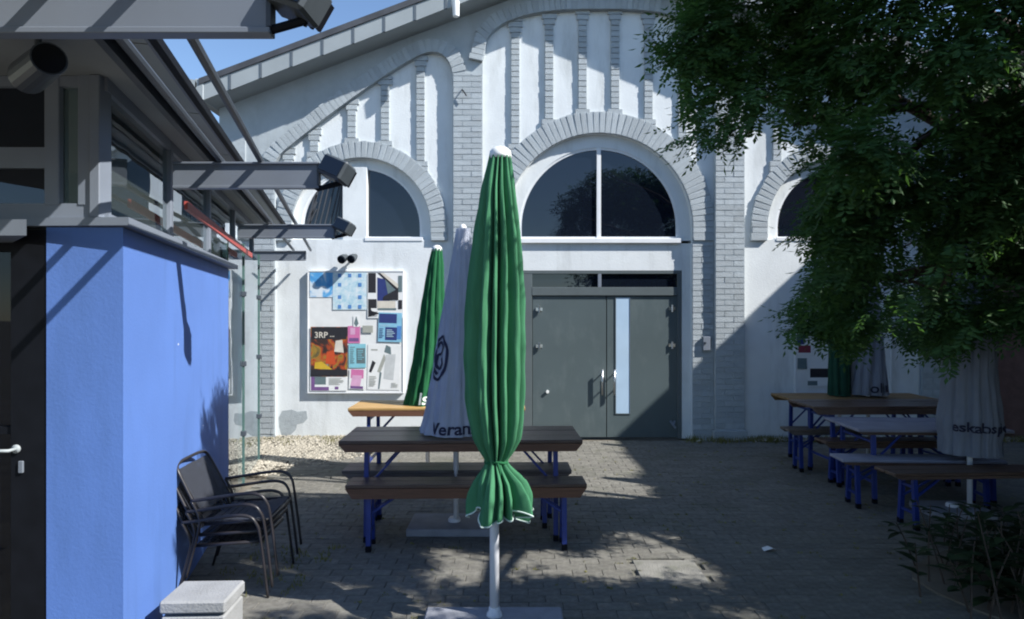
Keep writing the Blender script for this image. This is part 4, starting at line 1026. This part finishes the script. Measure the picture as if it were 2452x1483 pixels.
# ------------------------------------------------------------------ tree on the right
rt_ = random.Random(5)
POLY = [(1640,-420),(1650,-10),(1612,40),(1600,95),(1560,112),(1585,150),(1625,200),(1640,250),(1600,285),(1625,335),(1680,368),(1740,360),(1772,350),(1796,292),(1882,300),(1890,345),(1940,388),(1970,440),(1935,485),(1905,560),(1960,610),(1930,690),(1852,758),(1890,792),(1960,800),(2060,838),(2130,800),(2200,842),(2290,888),(2345,800),(2470,800),(3000,760),(3000,-420)]
def inside(x, y):
    c = False; j = len(POLY)-1
    for i in range(len(POLY)):
        xi, yi = POLY[i]; xj, yj = POLY[j]
        if (yi > y) != (yj > y) and x < (xj-xi)*(y-yi)/(yj-yi)+xi: c = not c
        j = i
    return c
leaves = MB()
def spray(m, p, d, L, npair, lw, ll):
    d = d.normalized(); side = d.cross(Vector((0,0,1)))
    if side.length < .1: side = Vector((1,0,0))
    side.normalize(); up = side.cross(d).normalized()
    for i in range(npair*2+1):
        if i == npair*2: b = p+d*L; q = d
        else:
            k = i//2; sg = 1 if i % 2 else -1; b = p+d*(L*(.18+.8*k/npair)); q = (side*sg+d*.45+up*rt_.uniform(-.45,.25)).normalized()
        l = ll*rt_.uniform(.75,1.15); wv = q.cross(up+side*rt_.uniform(-.5,.5)).normalized()*lw*.5; fold = up*lw*.18
        m.add([b, b+q*l*.45+wv-fold, b+q*l, b+q*l*.45-wv-fold], [(0,1,2),(0,2,3)])
def sun_gap(p):
    '''gaps cut in the crown to let the sun through to the paving and the front parasol'''
    gx, gy = p.x-p.z*1.075, p.y+p.z*.441
    w = .06*math.sin(gx*9)
    if -.7 < gx < 1.40 and 4.16+w < gy < 4.84+w: return .997
    if .5 < gx < 1.35 and 4.84+w < gy < 5.22+w*.5: return .93
    if .9 < gx < 1.3 and 5.15 < gy < 5.25: return .9
    if -1.25 < gx < -.5 and 3.66+w < gy < 3.88+w: return .985
    if -1.75 < gx < -1.2 and 3.85 < gy < 4.1: return .97
    t = -(gx+.10)/1.075
    if .2 < t < 3.0 and abs(gy-(3.55+t*.441)) < .25: return .995
    return 0
def wall_ok(p):
    '''does the shadow of a leaf at p miss the sunny upper part of the blue wall?'''
    d = SUN_TRAVEL; k = (p-KO).dot(KB)/-(d.dot(KB)); h = p+d*k; a = (h-KO).dot(KA)
    if a < -.6 or a > 2.85 or h.z < 0: return True
    lim = .12 if a < .55 else (.12+.5*(a-.55) if a < 1.75 else .72+(.55*(a-1.75)+rt_.uniform(-.25,.25)))
    return h.z < lim
def proj(p): return CXP+FPX*p.x/p.y, HOR-FPX*(p.z-CAMH)/p.y
# clumps first, then sprays round the clumps, so that light and dark masses and gaps appear
clumps = []
while len(clumps) < 330:
    x = rt_.uniform(1575, 2950); y = rt_.uniform(-400, 870)
    if not inside(x, y): continue
    hole = math.hypot((x-2165)/75, (y-300)/110) < 1
    if hole and rt_.random() < .8: continue
    Y = rt_.uniform(4.0,5.3) if x < 2000 else rt_.uniform(3.4,6.0)
    clumps.append((at(x,y,Y), rt_.uniform(.14,.34)))
ns_ = 0
while ns_ < 14500:
    c, r = clumps[rt_.randrange(len(clumps))] if rt_.random() < .93 else (at(rt_.uniform(1570,2600), rt_.uniform(-300,880), rt_.uniform(4.0,5.5)), .1)
    v = Vector((rt_.gauss(0,1), rt_.gauss(0,1), rt_.gauss(0,.8))).normalized()
    p = c+v*r*rt_.uniform(.3,1.0)
    d = (v*.8+Vector((-.35,-.1,-.55))+Vector((rt_.gauss(0,.35),rt_.gauss(0,.35),rt_.gauss(0,.3)))).normalized(); L = rt_.uniform(.13,.22)
    if p.y < 2.5 or (p.y+.441*p.z > 5.95 and p.x-1.075*p.z < 1.45): continue
    x0, y0 = proj(p); x1, y1 = proj(p+d*L*1.05)
    if not (inside(x0,y0) and (inside(x1,y1) or rt_.random() < .3)): continue
    if sun_gap(p) > rt_.random() or not wall_ok(p): continue
    if math.hypot((x1-2165)/70, (y1-300)/100) < 1 and rt_.random() < .6: continue
    spray(leaves, p, d, L*rt_.uniform(.8,1.2), 5, .023*rt_.uniform(.8,1.15), .056*rt_.uniform(.8,1.2)); ns_ += 1
tree = thing('robinia_tree', 'large dark leafy tree overhanging the right side of the courtyard', 'tree', (4.35,4.9,0))
# unseen crown clumps added beyond the right edge to shade the near paving
far = MB()
def off_clump(c, r, k):
    for i in range(k):
        v = Vector((rt_.gauss(0,1), rt_.gauss(0,1), rt_.gauss(0,.8))).normalized(); p = c+v*r*rt_.uniform(.2,1)
        if p.y > .3 and proj(p)[0] < 2480+1550*.32/p.y and p.y < 8.5 : continue
        if p.y+.441*p.z > 5.9 and p.x-1.075*p.z < 1.45: continue
        if sun_gap(p) > rt_.random() or not wall_ok(p): continue
        spray(leaves, p, (v+Vector((0,0,-.4))).normalized(), rt_.uniform(.14,.22), 4, .034, .07)
OFF = [((2.8,1.5,3.0),.55),((3.3,2.0,3.4),.6),((2.6,.9,2.8),.5),((3.8,1.4,3.9),.7),((3.5,.5,3.3),.6),((4.3,2.3,4.2),.7),((4.8,3.2,4.5),.8),((5.4,3.3,4.6),.8),((5.6,2.4,5.0),.9),((3.1,1.2,3.9),.45),((2.9,2.0,2.7),.4),((5.6,2.8,3.6),.8),((5.9,3.0,3.4),.8),((2.45,1.5,2.45),.35),((2.2,.9,2.3),.4)]
for c, r in OFF: off_clump(Vector(c), r, int(330*r/.6))
def shade_leaves(x0, x1, y0, y1, za, zb, n_):
    '''unseen leaves added to the crown to shade the paving between (x0, y0) and (x1, y1)'''
    k = 0; tries = 0
    while k < n_ and tries < n_*30:
        tries += 1
        gx, gy, z = rt_.uniform(x0, x1), rt_.uniform(y0, y1), rt_.uniform(za, zb)
        p = Vector((gx+1.075*z, gy-.441*z, z))
        if p.x < 1.0 or p.y < .5 or (-2.0 < gx < -1.35 and 3.1 < gy < 3.75): continue
        q = proj(p)
        if q[0] < 2470+1550*.3/p.y and q[1] > -20-1550*.25/p.y and (p.y < 3.1 or not inside(*q)): continue
        if sun_gap(p) > rt_.random() or not wall_ok(p): continue
        spray(leaves, p, Vector((rt_.gauss(-.3,.5), rt_.gauss(0,.5), rt_.gauss(-.3,.3))), rt_.uniform(.14,.22), 4, .034, .075); k += 1
shade_leaves(-3.5, -.7, 4.15, 6.1, 3.9, 5.0, 3000)
shade_leaves(-1.6, 1.3, 2.3, 4.2, 2.4, 3.9, 1500)
fo = tag(obj('foliage', leaves, M['leaf'], tree), kind='stuff')
tk = MB(); tk.tube(smooth3([(4.35,4.9,-.05),(4.30,4.85,.9),(4.22,4.8,1.9),(4.1,4.7,2.7),(4.0,4.6,3.4)],4), [.21-.006*i for i in range(17)], 12); obj('trunk', tk, M['bark'], tree, True)
tops = [(4.22,4.8,1.9),(4.15,4.75,2.4),(4.05,4.65,3.0),(4.0,4.6,3.4)]
ends = [at(1750,200,4.7),at(1700,60,4.6),at(1900,300,4.4),at(1980,520,4.6),at(1960,700,4.8),at(2100,120,4.3),at(2200,480,4.2),at(2250,700,4.6),at(2300,60,5.2),at(2350,350,4.0),Vector((3.3,2.0,3.3)),Vector((2.9,1.4,2.9)),Vector((4.6,3.0,4.3)),Vector((5.3,3.4,4.4)),Vector((5.6,2.6,3.8)),at(1850,-150,4.9)]
for i, e in enumerate(ends):
    s = Vector(tops[i % 4]); mid_ = (s+e)/2+Vector((0,0,.18)); lb = MB()
    pts = smooth3([s, s*.75+mid_*.25+Vector((0,0,.05)), mid_, e], 4); lb.tube(pts, [.075*(1-k/(len(pts)))+.008 for k in range(len(pts))], 8)
    for k in (5, 8, 10):
        q = pts[k]; dr = Vector((rt_.gauss(-.1,.3), rt_.gauss(0,.3), rt_.gauss(-.05,.2))); lb.tube([q, q+dr*.6+Vector((0,0,.04)), q+dr], [.018,.012,.005], 6)
    obj('limb', lb, M['bark'], tree, True)

fl_ = MB(); rf_ = random.Random(77)
for i in range(420):
    X = rf_.uniform(-1.9,5.5); Y = rf_.uniform(2.3,8.6); a = rf_.uniform(0,6.28); l = rf_.uniform(.014,.03)
    q = Vector((math.cos(a), math.sin(a), 0)); n_ = Vector((-q.y, q.x, 0))*l*.38; b = Vector((X, Y, .004))
    fl_.add([b, b+q*l*.5+n_+Vector((0,0,rf_.uniform(0,.006))), b+q*l+Vector((0,0,rf_.uniform(0,.008))), b+q*l*.5-n_], [(0,1,2),(0,2,3)])
tag(obj('fallen_leaves', fl_, M['grass']), kind='stuff')
# shrub in the lower right corner
sh = thing('laurel_shrub', 'low dark shrub with broad pale green leaves in the lower right corner', 'shrub', (3.0,3.85,0))
lv = MB(); rs = random.Random(8)
stems = MB()
def broad(m, b, q, l, wd):
    q = q.normalized(); s = q.cross(Vector((0,0,1)));  s = s.normalized() if s.length > .05 else Vector((1,0,0)); u = s.cross(q)
    pts = [b]; 
    rowsl = [(0,.04),(.25,.8),(.5,1.0),(.75,.7),(1,.03)]; bb = len(m.v)
    for (t_, ww) in rowsl:
        c = b+q*l*t_-u*l*.25*t_*t_
        for sg in (-1,0,1): m.v.append(tuple(c+s*sg*wd*.5*ww+u*abs(sg)*wd*.12*ww))
    for i in range(4):
        for k in (0,1): m.face((bb+i*3+k, bb+i*3+k+1, bb+(i+1)*3+k+1, bb+(i+1)*3+k))
for i in range(95):
    bx_, by_ = 3.12+rs.gauss(0,.30), 3.95+rs.gauss(0,.35); h = rs.uniform(.18,.55); top = Vector((bx_+rs.gauss(0,.08), by_+rs.gauss(0,.08), h))
    stems.tube([(bx_,by_,0),((bx_+top.x)/2,(by_+top.y)/2+.01,h*.6),top], [.007,.005,.003], 5)
    for k in range(9):
        t_ = rs.uniform(.35,1); b = Vector((bx_,by_,0)).lerp(top, t_); a = rs.uniform(0,6.28)
        broad(lv, b, Vector((math.cos(a), math.sin(a), rs.uniform(-.1,.6))), rs.uniform(.08,.15), rs.uniform(.04,.065))
tag(obj('foliage', lv, M['shrub'], sh, True), kind='stuff'); tag(obj('stems', stems, M['bark'], sh), kind='stuff')
bed = MB(); bp_ = []
for k in range(20):
    a = 2*math.pi*k/20; bp_.append((3.35+(.75+.06*math.sin(3*a))*math.cos(a), 3.95+(.75+.05*math.cos(4*a))*math.sin(a)))
tag(obj('planting_bed', MB().prism(bp_, -.02, .012), M['earth']), kind='structure')

# ------------------------------------------------------------------ what stands to the right
rbd = thing('brick_house', 'tall dark brick house along the right side of the courtyard', 'building', (9.5,4,0))
H8 = 6.1
obj('wall', MB().box((8.0,-8,0),(12.5,13.5,H8-.12)), M['dark_brick'], rbd)
obj('eave', MB().box((7.99,-8.1,H8-.118),(12.6,13.6,H8)), M['roof'], rbd)
for (y0, z0) in ((1.5,1.0),(4.0,1.0),(6.5,1.0),(1.5,3.9),(4.0,3.9),(6.5,3.9)):
    f_ = obj('window', MB().box((7.97,y0,z0),(8.03,y0+1.0,z0+1.5)), M['winwhite'], rbd)
    obj('pane', MB().box((7.955,y0+.07,z0+.07),(7.969,y0+.93,z0+1.43)), M['glass'], f_)
bw = thing('boundary_wall', 'dark brown wall closing the courtyard behind the tree at the far right', 'wall', (7.2,9.0,0))
obj('wall', MB().box((wx(mir(525),F0)+.01,F0+.06,0),(7.98,F0+.3,3.6)), M['dark_brick'], bw)
